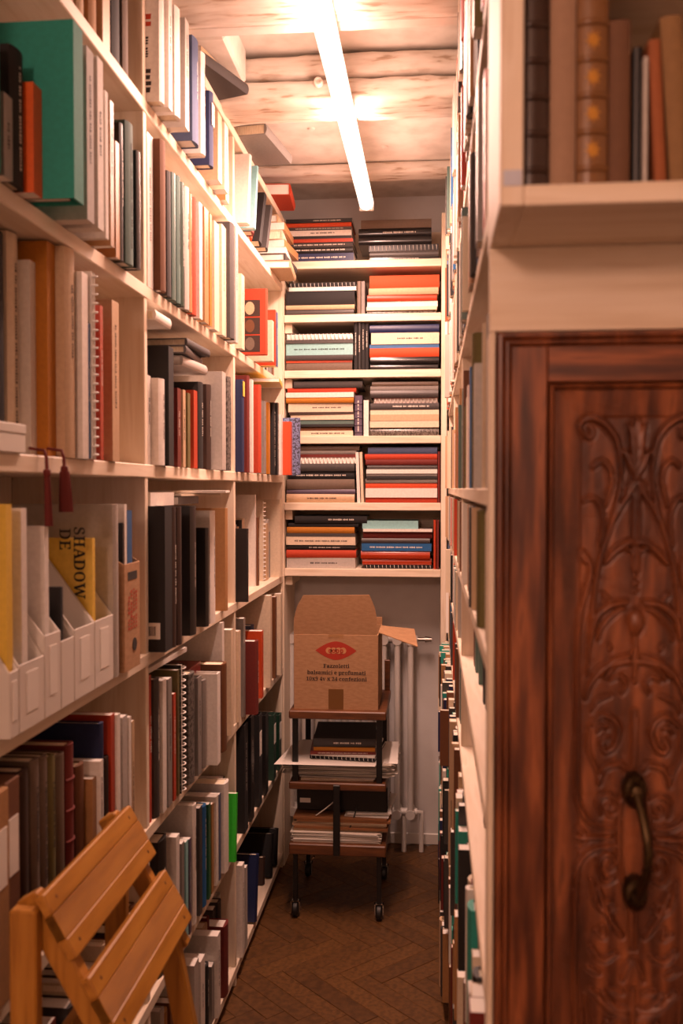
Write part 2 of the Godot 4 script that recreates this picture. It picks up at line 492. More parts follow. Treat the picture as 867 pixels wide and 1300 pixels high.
# ------------------------------------------------------------------ the scene
func _ready() -> void:
	rng.seed = 20240611
	# camera
	var cam := Camera3D.new()
	cam.name = "camera"
	add_child(cam)
	cam_basis = Basis(Vector3.UP, atan(116.5 / F)) * Basis(Vector3.RIGHT, -atan(30.0 / F))
	cam.transform = Transform3D(cam_basis, Vector3(0, EYE, 0))
	cam.fov = rad_to_deg(2.0 * atan(650.0 / F))
	cam.near = 0.05
	cam.current = true
	var at := CameraAttributesPhysical.new()
	at.frustum_focal_length = 33.0
	at.frustum_focus_distance = 3.9
	at.exposure_aperture = 4.8
	cam.attributes = at
	cam.fov = rad_to_deg(2.0 * atan(650.0 / F))
	# environment and exposure
	var we := WorldEnvironment.new()
	we.name = "environment"
	var e := Environment.new()
	e.background_mode = Environment.BG_COLOR
	e.background_color = Color.BLACK
	e.tonemap_mode = Environment.TONE_MAPPER_LINEAR
	e.tonemap_exposure = 1.3
	e.sdfgi_enabled = true; e.ssao_enabled = true; e.ssil_enabled = true
	we.environment = e
	add_child(we)
	# the strip light over the aisle: its diffuser glows downwards and to both sides
	var warm := Color(1.0, 0.79, 0.71)
	var tx := -0.272; var ty := EYE + 1.15; var tz0 := -2.12; var tz1 := -3.85
	for k in [[Vector3(0, -0.031, 0), 0.0, 4.4], [Vector3(-0.032, -0.004, 0), -95.0, 0.5], [Vector3(0.032, -0.004, 0), 95.0, 0.5]]:
		var a := AreaLight3D.new()
		a.name = "strip_light_glow"
		a.area_size = Vector2(0.046, tz0 - tz1)
		a.light_color = warm; a.light_energy = k[2]
		a.area_range = 12.0; a.shadow_enabled = true
		add_child(a, true)
		a.transform = Transform3D(Basis(Vector3.BACK, deg_to_rad(k[1])) * Basis(Vector3.RIGHT, -PI / 2), Vector3(tx, ty, (tz0 + tz1) / 2) + k[0])
	# unseen lamp behind the camera, placed to light the cabinet and left foreground
	var om := OmniLight3D.new()
	om.name = "unseen_lamp_glow"
	om.position = Vector3(-0.5, 2.4, 1.3)
	om.light_color = Color(1.0, 0.78, 0.69); om.light_energy = 1.3; om.light_size = 0.14
	om.omni_range = 12.0; om.omni_attenuation = 2.0; om.shadow_enabled = true
	add_child(om)

	make_materials()
	mats.white_wire = plain(Color("e8e4de"), 0.4)
	build_shell()
	build_long_bookcase()
	build_end_bookcase()
	build_back_stacks()
	build_cabinet()
	build_right_bookcase()
	fill_long_bookcase()
	build_radiator()
	build_trolley()
	build_carton()
	build_chair()
	build_strip(tx, ty, tz0, tz1, warm)
	build_details()
	label_books()

func rough_beam(lo: Vector3, hi: Vector3, amp: float, seed_: int) -> MB:
	var b := MB.new()
	var nz := FastNoiseLite.new()
	nz.seed = seed_; nz.frequency = 3.0; nz.fractal_octaves = 4
	var sx := 90; var m := 28
	var c := (lo + hi) * 0.5; var hs := (hi - lo) * 0.5
	var pos := []
	for i in sx + 1:
		var rg := []
		var x := lerpf(lo.x, hi.x, float(i) / sx)
		for k in m:
			var a := TAU * k / m
			var q := Vector2(cos(a), sin(a))
			var f := pow(pow(absf(q.x), 7.0) + pow(absf(q.y), 7.0), -1.0 / 7.0)
			var p := Vector3(x, c.y + q.y * f * hs.y, c.z + q.x * f * hs.z)
			var g := nz.get_noise_3d(p.x * 0.5, p.y * 2.2, p.z * 2.2) * amp + nz.get_noise_3d(p.x * 4.0 + 9.0, p.y * 9.0, p.z * 9.0) * amp * 0.35
			rg.append(p + Vector3(0, q.y, q.x) * g)
		pos.append(rg)
	var nor := []
	for i in sx + 1:
		var nr := []
		for k in m:
			var du: Vector3 = pos[mini(i + 1, sx)][k] - pos[maxi(i - 1, 0)][k]
			var dv: Vector3 = pos[i][(k + 1) % m] - pos[i][(k + m - 1) % m]
			var nn := du.cross(dv).normalized()
			var out := Vector3(0, pos[i][k].y - c.y, pos[i][k].z - c.z)
			nr.append(nn if nn.dot(out) > 0.0 else -nn)
		nor.append(nr)
	for i in sx:
		for k in m:
			var k2 := (k + 1) % m
			b.tri(pos[i][k], pos[i][k2], pos[i + 1][k2], nor[i][k], nor[i][k2], nor[i + 1][k2])
			b.tri(pos[i][k], pos[i + 1][k2], pos[i + 1][k], nor[i][k], nor[i + 1][k2], nor[i + 1][k])
	return b

func build_shell() -> void:
	var x0 := -1.0; var x1 := 1.6; var z1 := 2.8
	# floor: herringbone blocks over a sub-floor
	var fl := struct("floor", boxm(Vector3(x0, -0.1, ZW), Vector3(x1, -0.012, z1), 0.0), mats.steel, "brown herringbone parquet floor of the aisle")
	var w := 0.0705; var L := 0.3525
	var c45 := Basis(Vector3.UP, PI / 4)
	var rest := []
	var bm := boxm(Vector3(-L / 2 + 0.0007, -0.012, -w / 2 + 0.0007), Vector3(L / 2 - 0.0007, 0.0, w / 2 - 0.0007), 0.0012).mesh()
	var cand := []
	for i in range(-80, 81):
		for j in range(-14, 15):
			for k in 2:
				var u := i * w + j * L + (L / 2 if k == 0 else L + w / 2)
				var v := i * w - j * L + (w / 2 if k == 0 else w - L / 2)
				var p := c45 * Vector3(u, 0, v) + Vector3(-0.02, 0, -3.2)
				if p.x < x0 - 0.1 or p.x > x1 + 0.1 or p.z < ZW - 0.1 or p.z > z1 + 0.1: continue
				var bs := c45 * (Basis.IDENTITY if k == 0 else Basis(Vector3.UP, PI / 2))
				var inview := p.x > -0.85 and p.x < 0.25 and p.z < -2.6
				cand.append([p, bs, inview])
	var nb := 0
	var st := MB.new()
	for cd in cand:
		var xf := Transform3D(cd[1] * Basis(Vector3.RIGHT, rng.randf_range(-0.006, 0.006)), cd[0] + Vector3(0, rng.randf_range(-0.0012, 0.0), 0))
		if cd[2] and nb < 290:
			nb += 1
			var o := MeshInstance3D.new()
			o.name = "parquet_block"; o.mesh = bm; o.material_override = mats.parquet[rng.randi() % 5]
			o.transform = xf
			fl.add_child(o, true)
		elif cd[0].x > x0 + 0.1 and cd[0].x < x1 - 0.1 and cd[0].z > ZW + 0.1 and cd[0].z < z1 - 0.1:
			st.xf = xf
			st.box(Vector3(-L / 2 + 0.0007, -0.012, -w / 2 + 0.0007), Vector3(L / 2 - 0.0007, 0.0, w / 2 - 0.0007))
	var so := obj("parquet_field", st, mats.parquet[2], fl)
	so.set_meta("kind", "stuff")
	# walls and ceiling
	struct("wall_left", boxm(Vector3(x0 - 0.2, -0.1, ZW - 0.2), Vector3(x0, CEIL + 0.2, z1 + 0.2), 0), mats.plaster, "white plaster wall behind the long bookcase")
	struct("wall_right", boxm(Vector3(x1, -0.1, ZW - 0.2), Vector3(x1 + 0.2, CEIL + 0.2, z1 + 0.2), 0), mats.plaster, "white plaster wall beyond the carved cabinet")
	struct("wall_back", boxm(Vector3(x0, -0.1, ZW - 0.2), Vector3(x1, CEIL + 0.2, ZW), 0), mats.wall, "pale grey wall behind the radiator")
	struct("wall_front", boxm(Vector3(x0, -0.1, z1), Vector3(x1, CEIL + 0.2, z1 + 0.2), 0), mats.plaster, "white plaster wall of the room in front of the aisle")
	struct("ceiling", boxm(Vector3(x0 - 0.2, CEIL, ZW - 0.2), Vector3(x1 + 0.2, CEIL + 0.2, z1 + 0.2), 0), mats.plaster, "whitewashed board ceiling between the beams")
	struct("baseboard_back", boxm(Vector3(x0, 0.0005, ZW), Vector3(x1, 0.052, ZW + 0.012), 0.003), mats.enamel, "white tiled skirting under the radiator")
	# beams across the aisle, bottoms at EYE + 1.17
	var yb := EYE + 1.175
	var t1 := struct("trim_1", rough_beam(Vector3(x0, yb, -2.42 + 0.16), Vector3(x1, CEIL, -2.42), 0.012, 5), mats.whitewash, "rough whitewashed ceiling beam with peeling paint")
	obj("lath", boxm(Vector3(x0, yb + 0.012, -2.475), Vector3(x1, yb + 0.05, -2.425), 0.004), mats.plaster, t1)
	var t2 := struct("trim_2", rough_beam(Vector3(x0, yb, -3.07), Vector3(x1, yb + 0.084, -2.9), 0.016, 9), mats.whitewash, "thick cracked whitewashed beam with bolt head over the aisle")
	obj("upper_log", rough_beam(Vector3(x0, yb + 0.092, -3.05), Vector3(x1, CEIL - 0.016, -2.915), 0.014, 14), mats.whitewash, t2)
	var kp := on_z(404, 104, -2.888)
	var kb := MB.new()
	kb.xf = Transform3D(Basis(Vector3.RIGHT, PI / 2), kp)
	kb.lathe([Vector2(0, 0.003), Vector2(0.006, 0.003), Vector2(0.008, 0.009), Vector2(0.012, 0.009), Vector2(0.014, 0.004), Vector2(0.015, -0.01)], 12)
	obj("bolt_head", kb, mats.whitewash, t2)
	struct("trim_3", rough_beam(Vector3(x0, CEIL - 0.048, -4.05), Vector3(x1, CEIL, -3.93), 0.006, 23), mats.whitewash, "shallow whitewashed beam near the end wall")
	for q in range(4):
		var zz := -1.85 + 0.55 * q
		struct("trim_%d" % (4 + q), rough_beam(Vector3(x0, yb, zz), Vector3(x1, CEIL, zz + 0.16), 0.012, 40 + q), mats.whitewash, "whitewashed ceiling beam over the reading room, number %d from the aisle" % (q + 1))
	# a whitewashed block between two beams above the long bookcase
	var bp := on_z(272, 90, -2.8); var bq := on_z(304, 52, -2.8)
	var blk := struct("trim_8", boxm(Vector3(bp.x - 0.05, bp.y, -2.9), Vector3(bq.x, CEIL, -2.6), 0.008), mats.plaster, "whitewashed block between two beams above the long bookcase")
	# round pegs in the ceiling boards
	for p in [[395, 163], [488, 186]]:
		var pt := on_y(p[0], p[1], CEIL)
		var pm := MB.new()
		pm.lathe([Vector2(0, -0.008), Vector2(0.012, -0.006), Vector2(0.016, 0.0)], 12, pt)
		obj("peg", pm, mats.plaster, blk)

func build_long_bookcase() -> void:
	var bc := thing("bookcase", "long pale pine bookcase filling one whole side of the aisle", "bookcase", Transform3D(Basis.IDENTITY, Vector3(XL, 0, -2.6)))
	var inv := Vector3(-XL, 0, 2.6)
	var back := -0.985
	for z in [1.14, 2.12, 3.09, 4.088]:
		obj("upright", boxm(Vector3(XL, 0.0, -z - 0.011) + inv, Vector3(back + 0.012, row_y(0) - 0.03, -z + 0.011) + inv, 0.0015), mats.pine_y, bc)
	for r in 8:
		var y: float = row_y(r)
		obj("shelf", boxm(Vector3(XL + 0.002, y - 0.03, -4.096) + inv, Vector3(back + 0.012, y, -1.133) + inv, 0.002), mats.pine_z, bc)
	obj("kick_board", boxm(Vector3(XL - 0.02, 0.0, -4.07) + inv, Vector3(XL - 0.038, row_y(7) - 0.031, -1.16) + inv, 0.001), mats.pine_z, bc)
	obj("back_panel", boxm(Vector3(back, 0.0, -4.099) + inv, Vector3(back + 0.011, row_y(0), -1.129) + inv, 0), mats.pine_y, bc)

func fill_long_bookcase() -> void:
	# bay A
	shelf_row("A", 1, ["100 3.4 -70 tan h 0", "113 3.6 -60 beige h 0", "129 4.2 -70 tan h 0", "143 4.2 -70 beige p 0", "158 5 -60 black h 0", "168 3.5 -60 grey_brown h 0"], false)
	shelf_row("A", 2, ["-6 4 40 beige h 2", "8 3 62 teal h 4", "20 3 130 grey p 2", "38 5 78 black h 4 T", "57 3.4 119 bright_orange p 5", "109 4.2 45 teal b 8.4", "122 3.4 73 light_grey m 6", "134 3 84 white m 6", "140 1.6 122 white m 5", "147 2 135 tan p 4", "154 2.4 186 tan p 2", "160 2.2 163 black h 5", "174 5 166 grey_green h 5 T", "182 2.6 198 black h 5"], false)
	shelf_row("A", 3, ["11 5 300 black h -5", "29 4.4 300 cream h -5 T", "47 2.4 335 white p -1", "72 3.6 308 ochre b 2", "100 5 320 beige h 4", "113 3 350 white p 4", "116 1.2 412 blue p 4", "126 1.8 348 white s 4.5", "132 1.6 390 red p 2", "152 4.2 386 beige p 1"], false)
	magazine_files()
	shelf_row("A", 5, ["8 6 1000 tan x 1 L", "22 5 985 brown x 1 L", "36 3.4 975 dark_brown h 0", "50 3.4 962 grey_brown h 0", "60 3 958 grey_brown h 0", "70 3 958 olive h 0", "82 3.6 955 grey_brown h 0", "94 3.8 942 dark_red h 1 R", "107 4 968 brown h 0", "120 2.2 987 tan p 2", "129 2 965 white p 2 T", "131 2.2 917 navy h 1", "137 2 960 dark_brown h 2", "144 2.4 906 red p 2", "151 2 906 white p 2", "160 3 908 light_grey p 2", "165 1.6 910 white p 2", "169 1.8 915 beige p 2"], false)
	fill_row("A", 6, 1.5, 2.1, XL - 0.01)
	# bay B
	shelf_row("B", 1, ["213 3.6 -20 white h 5 C", "221 3 -5 white p 5", "233 4.4 22 white h 5", "242 3.6 35 light_grey p 5", "256 6 50 slate_blue h 5 t", "264 4 48 white h 5", "274 4 125 navy h 5 L", "283 5 152 beige p 4", "291 5 165 cream p 4", "292 5 178 tan p 2"], true)
	shelf_row("B", 2, ["196 4.4 178 white p 3", "214 4 186 brown h 4", "220 3 223 dark_grey h 2", "226 3 225 grey_green h 2", "232 3.2 229 grey_green h 2 t", "236 2.6 236 dark_green h 2", "243 3.8 243 light_grey h 2", "246 2.4 250 tan h 2", "252 3.8 256 red h 2", "258 3.4 262 white p 2", "266 5 270 tan p 2 t", "270 2.6 275 ochre p 2", "279 6 288 cream p 2", "288 6 292 cream p 2 t", "300 6 289 dark_grey h 4", "303 4 292 light_grey p 3"], true)
	shelf_row("B", 3, ["186 2.2 476 beige p -1", "192 2.6 478 white p 0", "212 5 483 white h 4", "221 4.4 443 black b 3", "230 3.2 494 dark_red p 1", "236 2.6 496 beige p 1", "242 2.8 500 olive p 1", "251 4 497 red p 1", "260 5 487 black h 2", "270 5 490 dark_brown h 1", "287 5 474 light_grey b 4", "295 4.6 480 marbled_grey h 3"], true)
	shelf_row("B", 4, ["218 6 642 black b 6 B", "225 3.6 643 dark_brown h 5", "232 3.6 643 dark_brown h 5", "251 6 642 black h 4", "266 3.2 670 black h 4", "275 6 648 white h 4", "290 3 645 tan h 2"], true)
	shelf_row("B", 5, ["193 4 857 red h 1", "203 4 860 dark_grey h 1", "210 3.2 862 white p 1", "217 3.4 860 grey p 1", "222 2.2 880 red p 1", "227 2 850 olive p 1", "235 2.6 843 black s 2", "248 6 852 marbled_grey h 2", "255 4 858 grey b 2", "262 3.6 862 grey h 2", "279 4 853 white b 6", "289 6 840 brown h 4", "284 3 786 white p 1", "296 4 798 cream p 2"], true)
	shelf_row("B", 6, ["212 7 1060 black h 0", "226 3.2 1060 white p 1", "232 2.4 1070 grey p 1", "237 2.4 1068 light_blue p 1", "241 2 1065 purple_grey p 1", "249 3.4 1020 white h 1", "255 3 1024 dark_grey p 1", "262 4.4 1021 blue h 1", "266 2.6 1020 green p 1", "270 2.6 1020 tan p 1", "276 3 1010 white p 1", "279 2.4 1008 slate_blue p 1", "291 6 990 white h 2", "299 2 1010 lime_green p 3 0 -6"], true)
	shelf_row("B", 7, ["250 5 1220 light_grey p 0", "258 5 1215 white p 0", "264 3.4 1225 black h 0", "270 3.4 1225 grey p 0", "278 4 1185 white p 1", "290 6 1170 dark_red h 1"], true)
	# bay C
	shelf_row("C", 2, ["311 5 352 cream p 3", "341 3 369 red h 8 F", "348 4 409 cream p 7", "351 2.4 395 red p 6", "353 2.4 398 blue p 6"], true)
	shelf_row("C", 3, ["311 3 483 navy h 3 Y", "318 3.4 478 dark_red h 3", "322 3.2 483 white p 4", "333 4.6 490 red h 5", "338 4 510 grey p 3", "343 3.6 512 ochre p 3", "350 4 512 black h 3 T", "354 3 512 black p 3", "359 4 527 white p 6", "371 4 536 orange p 11", "382 3 531 marbled_blue h 14"], true)
	shelf_row("C", 4, ["316 2.4 671 black h 4", "325 2.4 628 white p -3", "329 2.4 657 brown p -2", "337 2.6 636 cream s -3", "359 4.4 634 cream h 1"], true)
	shelf_row("C", 5, ["305 3.6 800 cream p 2", "311 3.4 784 grey p 1", "329 5 812 dark_red h 5", "334 3.6 800 orange p 2", "345 4 755 cream p 2", "351 3 757 brown p 1", "358 4 753 cream p 2"], true)
	shelf_row("C", 6, ["314 6 905 black b 1", "322 6 905 black b 1", "332 6 905 black b 1 L", "340 6 905 black b 1", "350 6 905 dark_green b 1 L", "357 6 905 dark_green b 1 L"], true)
	shelf_row("C", 7, ["309 4 1096 white m 1", "313 3 1100 light_grey m 1", "326 4 1090 navy h 1 0 -12", "336 3.4 1090 dark_brown h -2 0 -8", "346 4 1062 black h 0 0 -14", "352 4 1055 black h 0 0 -14"], false)
	flats()

func magazine_file(z0: float, z1: float, x: float, y: float, hf: float, hb: float, m: Material, label: String, group := "") -> Node3D:
	var o := thing("magazine_file", label, "magazine file", Transform3D(Basis(Vector3.UP, PI / 2), Vector3(x, y, -(z0 + z1) / 2)), group)
	var t := z1 - z0 - 0.003
	var d := 0.24; var th := 0.0025
	obj("front_panel", boxm(Vector3(-t / 2, 0, -th), Vector3(t / 2, hf, 0), 0.0008), m, o)
	obj("back_panel", boxm(Vector3(-t / 2, 0, -d), Vector3(t / 2, hb, -d + th), 0.0008), m, o)
	obj("bottom_panel", boxm(Vector3(-t / 2 + th, 0, -d + th), Vector3(t / 2 - th, th, -th), 0), m, o)
	for s in [-1.0, 1.0]:
		var b := MB.new()
		# side cut down towards the front
		b.xf = Transform3D(Basis(Vector3(0, 0, 1), Vector3(1, 0, 0), Vector3(0, 1, 0)), Vector3.ZERO)
		var pl := PackedVector2Array([Vector2(-d + th, 0.0), Vector2(-th, 0.0), Vector2(-th, hf), Vector2(-d * 0.45, hb), Vector2(-d + th, hb)])
		b.prism(pl, s * t / 2 - (th if s > 0 else 0.0), s * t / 2 + (0.0 if s > 0 else th))
		obj("side_panel", b, m, o)
	return o
func magazine_files() -> void:
	var r := 4
	var y := row_y(r)
	var place := place_name("A", r)
	var white := plain(Color("d9d2c9"), 0.5)
	var px := [22.0, 55.0, 76.0, 93.0, 119.0, 143.0]
	var yt := [850.0, 832.0, 800.0, 808.0, 790.0, 780.0]
	var near := ["holding a yellow book", "holding a white folder with coloured tabs", "holding tall white papers", "with a black strip inside", "with slanted side beside orange book", "holding an orange lettered book"]
	var prev := 1.365
	var zs := []
	var x := XL + 0.02
	for i in 6:
		var z1 := -on_x(px[i], 620, x).z
		var hf := on_x(px[i], yt[i], x).y - y
		var o := magazine_file(prev, z1, x, y, hf, 0.27, white, "white card magazine file %s, fourth shelf up" % near[i], "white magazine files on the fourth shelf")
		if i != 3:
			var t := z1 - prev
			obj("label", boxm(Vector3(-t * 0.22, hf * 0.25, 0.0), Vector3(t * 0.22, hf * 0.85, 0.001), 0), mats.paper, o)
		zs.append([prev, z1])
		prev = z1
	var put := func(k: int, f: float, xx: float, top: float, pxx: float, cn: String, kind: String, t: float, op: String):
		var z: float = lerpf(zs[k][0], zs[k][1], f)
		var h := on_z(pxx, top, -z).y - y - 0.004
		return book(kind, t, h, 0.2, cn, left_xf(-z, y + 0.004, xx, 0), place, z, op)
	put.call(0, 0.6, XL + 0.012, 640, 20, "yellow", "p", 0.02, "")
	var wb = put.call(1, 0.5, XL + 0.008, 645, 50, "white", "p", 0.02, "")
	obj("coloured_tab", boxm(Vector3(-0.0108, 0.24, -0.052), Vector3(-0.0101, 0.3, -0.03), 0), cloth("teal"), wb)
	obj("coloured_tab", boxm(Vector3(-0.0108, 0.24, -0.066), Vector3(-0.0101, 0.31, -0.056), 0), cloth("orange"), wb)
	put.call(2, 0.5, XL + 0.01, 668, 78, "white", "m", 0.016, "")
	put.call(3, 0.5, XL + 0.01, 745, 80, "black", "m", 0.008, "")
	var sh = put.call(5, 0.18, XL + 0.012, 683, 130, "yellow", "p", 0.014, "")
	var txt := TextMesh.new()
	txt.text = "SHADOW"
	var fo := SystemFont.new(); fo.font_names = PackedStringArray(["Droid Serif"]); fo.font_weight = 700
	txt.font = fo; txt.font_size = 32; txt.pixel_size = 0.0009; txt.depth = 0.001
	var to := MeshInstance3D.new(); to.name = "title_lettering"; to.mesh = txt; to.material_override = mats.ink
	sh.add_child(to)
	to.transform = Transform3D(Basis(Vector3(0, -1, 0), Vector3(0, 0, 1), Vector3(-1, 0, 0)), Vector3(-0.0076, 0.235, -0.026))
	var t2 := txt.duplicate(); t2.text = "DE"
	var to2 := MeshInstance3D.new(); to2.name = "title_lettering"; to2.mesh = t2; to2.material_override = mats.ink
	sh.add_child(to2, true)
	to2.transform = Transform3D(to.transform.basis, Vector3(-0.0076, 0.28, -0.054))
	# between the white files and the brown one
	var zw := -on_x(152, 620, XL + 0.02).z
	var h0 := on_z(150, 640, -zw).y - y
	book("h", 0.03, h0, 0.22, "light_grey", left_xf(-(prev + 0.018), y, on_z(152, 640, -(prev + 0.033)).x, 0), place, prev + 0.02, "")
	var z0 := prev + 0.05; var z2 := z0 + 0.105
	var xb := on_z(178, 780, -z2).x
	var hb := on_z(178, 712, -z2).y - y
	var bf := magazine_file(z0, z2, xb, y, hb, 0.29, mats.card, "brown cardboard magazine file with printed spine and painted finger hole")
	var hole := MB.new()
	hole.xf = Transform3D(Basis(Vector3.RIGHT, PI / 2), Vector3(0.012, 0.05, 0))
	hole.lathe([Vector2(0, 0.0012), Vector2(0.014, 0.0012), Vector2(0.014, 0.0)], 14)
	obj("painted_finger_hole", hole, mats.ink, bf)  # flat dark disc, the shade inside the opening put into its colour
	obj("printed_line", boxm(Vector3(-0.03, hb - 0.035, 0), Vector3(0.03, hb - 0.018, 0.0008), 0), mats.ink, bf)
	for k in 4:
		var pr := lettering(hb * 0.38, hb * 0.76, 0.012, 0.0009, 1, -0.024 + 0.016 * k)
		obj("printed_line", pr, cloth("red"), bf)
	var zz := z0 + 0.012
	for q in [["black", 0.008, 664], ["white", 0.014, 640], ["blue", 0.03, 648]]:
		zz += q[1] / 2 + 0.004
		var h := on_z(165, q[2], -zz).y - y - 0.004
		book("p", q[1], h, 0.2, q[0], left_xf(-zz, y + 0.004, xb - 0.008, 0), place, zz, "")
		zz += q[1] / 2

func flats() -> void:
	var pa := place_name("A", 5) + ", lying"
	var y5 := row_y(5)
	# lying on top of upright rows
	var pb3 := "lying on upright row, fifth shelf, long bookcase"
	var top3 := row_y(3)
	flat("h", 2.2, top3 + 0.333, XL + 0.02, 0.024, 0.13, 0.2, "white", pb3, 0, "")
	flat("h", 2.5, top3 + 0.262, XL + 0.02, 0.026, 0.22, 0.17, "light_grey", pb3, -3, "")
	flat("h", 2.49, top3 + 0.29, XL + 0.02, 0.02, 0.24, 0.17, "dark_grey", pb3, 4, "")
	flat("h", 2.5, top3 + 0.312, XL + 0.03, 0.02, 0.22, 0.17, "dark_grey", pb3, -2, "")
	flat("p", 3.62, top3 + 0.345, XL + 0.07, 0.014, 0.2, 0.22, "yellow", "lying on upright row, fifth shelf, trolley bay", 6, "")
	var pb4 := "lying on upright row, fourth shelf, long bookcase"
	var top4 := row_y(4)
	flat("p", 2.25, top4 + 0.338, XL + 0.0, 0.032, 0.2, 0.18, "white", pb4, 0, "")
	flat("p", 2.5, top4 + 0.338, XL + 0.0, 0.02, 0.26, 0.2, "dark_grey", pb4, 3, "")
	flat("m", 2.52, top4 + 0.36, XL + 0.03, 0.006, 0.28, 0.21, "cream", pb4, -8, "")
	flat("m", 2.62, top4 + 0.368, XL + 0.08, 0.006, 0.28, 0.21, "white", pb4, 10, "")
	var pb5 := "lying on upright row, third shelf, long bookcase"
	flat("m", 2.3, row_y(5) + 0.352, XL + 0.0, 0.012, 0.3, 0.2, "white", pb5, -2, "")
	flat("p", 2.6, row_y(5) + 0.25, XL - 0.02, 0.03, 0.2, 0.15, "dark_red", pb5, 0, "")
	# top board and seventh shelf, far bays
	var p0 := "top board, long bookcase, below ceiling beams"
	var y0 := row_y(0)
	flat("h", 2.72, y0, XL + 0.06, 0.03, 0.24, 0.18, "dark_grey", p0, -20, "")
	flat("p", 2.73, y0 + 0.032, XL + 0.03, 0.02, 0.22, 0.16, "beige", p0, -12, "")
	flat("h", 3.3, y0, XL + 0.12, 0.036, 0.3, 0.24, "grey", p0, -8, "")
	flat("h", 3.32, y0 + 0.037, XL + 0.09, 0.02, 0.28, 0.2, "light_grey", p0, -4, "")
	flat("h", 3.92, y0, XL + 0.075, 0.045, 0.22, 0.2, "red", p0, 4, "")
	var p1 := place_name("C", 1)
	var y1 := row_y(1)
	# leaning pile: far bay of the seventh shelf
	var q := [[3.2, 0.03, 0.25, "white", -10.0, 0.03], [3.26, 0.02, 0.24, "light_blue", -14.0, 0.04], [3.33, 0.03, 0.22, "dark_red", -22.0, 0.02], [3.4, 0.03, 0.23, "orange", -26.0, 0.0], [3.48, 0.035, 0.24, "black", -28.0, 0.02], [3.56, 0.028, 0.22, "dark_grey", -30.0, 0.03]]
	for k in q: book("h", k[1], k[2], 0.18, k[3], left_xf(-k[0], y1 + 0.012, XL + k[5], k[4], k[1], k[2]), p1, k[0], "")
	var yy := y1
	for k in [["h", 0.03, "beige", 0.08, 4], ["h", 0.028, "dark_grey", 0.07, -3], ["p", 0.024, "white", 0.06, 2], ["p", 0.03, "tan", 0.07, -5], ["h", 0.036, "cream", 0.05, 3], ["p", 0.03, "tan", 0.06, 0], ["h", 0.03, "beige", 0.04, -2]]:
		flat(k[0], 3.9, yy, XL + k[3], k[1], 0.24, 0.18, k[2], "flat stack, " + p1, k[4], "")
		yy += k[1] + 0.001

# ------------------------------------------------------------------ end bookcase with its lying stacks
const BACK_TOP := [330.0, 398.3, 469.5, 553.3, 638.3, 722.5]
func by_(i: int) -> float: return on_z(460, BACK_TOP[i], ZB).y
func build_end_bookcase() -> void:
	var bc := thing("bookcase", "pale pine bookcase across the aisle end above the radiator", "bookcase", Transform3D(Basis.IDENTITY, Vector3(-0.3, 0, ZB)))
	var inv := Vector3(0.3, 0, -ZB)
	var xl := XL + 0.005; var xr := on_z(563.5, 620, ZB).x
	var zb := ZW + 0.004
	for i in 6:
		var y := by_(i)
		obj("shelf", boxm(Vector3(xl + 0.001, y - 0.033, zb + 0.01) + inv, Vector3(xr - 0.013, y, ZB) + inv, 0.0018), mats.pine_x, bc)
		obj("shelf_cleat", boxm(Vector3(xl + 0.001, y - 0.075, zb + 0.05) + inv, Vector3(xl + 0.032, y - 0.0335, ZB - 0.03) + inv, 0.001), mats.pine_x, bc)
	var ytop := on_z(563, 270, ZB).y
	obj("upright", boxm(Vector3(xr - 0.0125, 0.0, zb + 0.0) + inv, Vector3(xr + 0.0125, ytop, ZB + 0.002) + inv, 0.0018), mats.pine_y, bc)
	obj("upright", boxm(Vector3(XL - 0.012, 0.0, zb) + inv, Vector3(XL + 0.0045, ytop, ZB - 0.0005) + inv, 0.0015), mats.pine_y, bc)
	obj("back_panel", boxm(Vector3(xl, by_(5) - 0.033, zb) + inv, Vector3(xr - 0.013, ytop, zb + 0.009) + inv, 0), mats.pine_x, bc)
# entries bottom to top: left, right, bottom, top in pixels, colour, kind, extras
func back_stack(i: int, place: String, list: Array) -> void:
	var y := by_(i) + 0.0004
	var ord := 0.0
	for s in list:
		var w: PackedStringArray = s.split(" ", false)
		var zf := ZB - 0.012 - rng.randf() * 0.015
		var a := on_z(float(w[0]), 600, zf); var b := on_z(float(w[1]), 600, zf)
		var t := (float(w[2]) - float(w[3])) / F * -zf * 0.995
		var x0 := maxf(a.x, XL + 0.012); var len_ := b.x - x0
		var xf := Transform3D(Basis(Vector3.UP, rng.randf_range(-0.015, 0.015)) * Basis(Vector3.BACK, -PI / 2), Vector3(x0, y + t / 2, zf))
		book(w[5], t - 0.0004, len_, 0.21, w[4], xf, place, ord, w[6] if w.size() > 6 else "")
		y += t; ord += 1.0
func back_upright(i: int, place: String, x0: float, x1: float, yt: float, cn: String, kind: String, lean := 0.0, op := "") -> void:
	var zf := ZB - 0.015
	var a := on_z(x0, 600, zf).x; var b := on_z(x1, 600, zf).x
	var h := on_z(x0, yt, zf).y - by_(i)
	var t := b - a - 0.0008
	var bs := Basis(Vector3.BACK, deg_to_rad(lean))
	book(kind, t, h, 0.2, cn, Transform3D(bs, Vector3((a + b) / 2, by_(i) + absf(sin(deg_to_rad(lean))) * t * 0.5, zf)), place, 50.0 + x0, op)
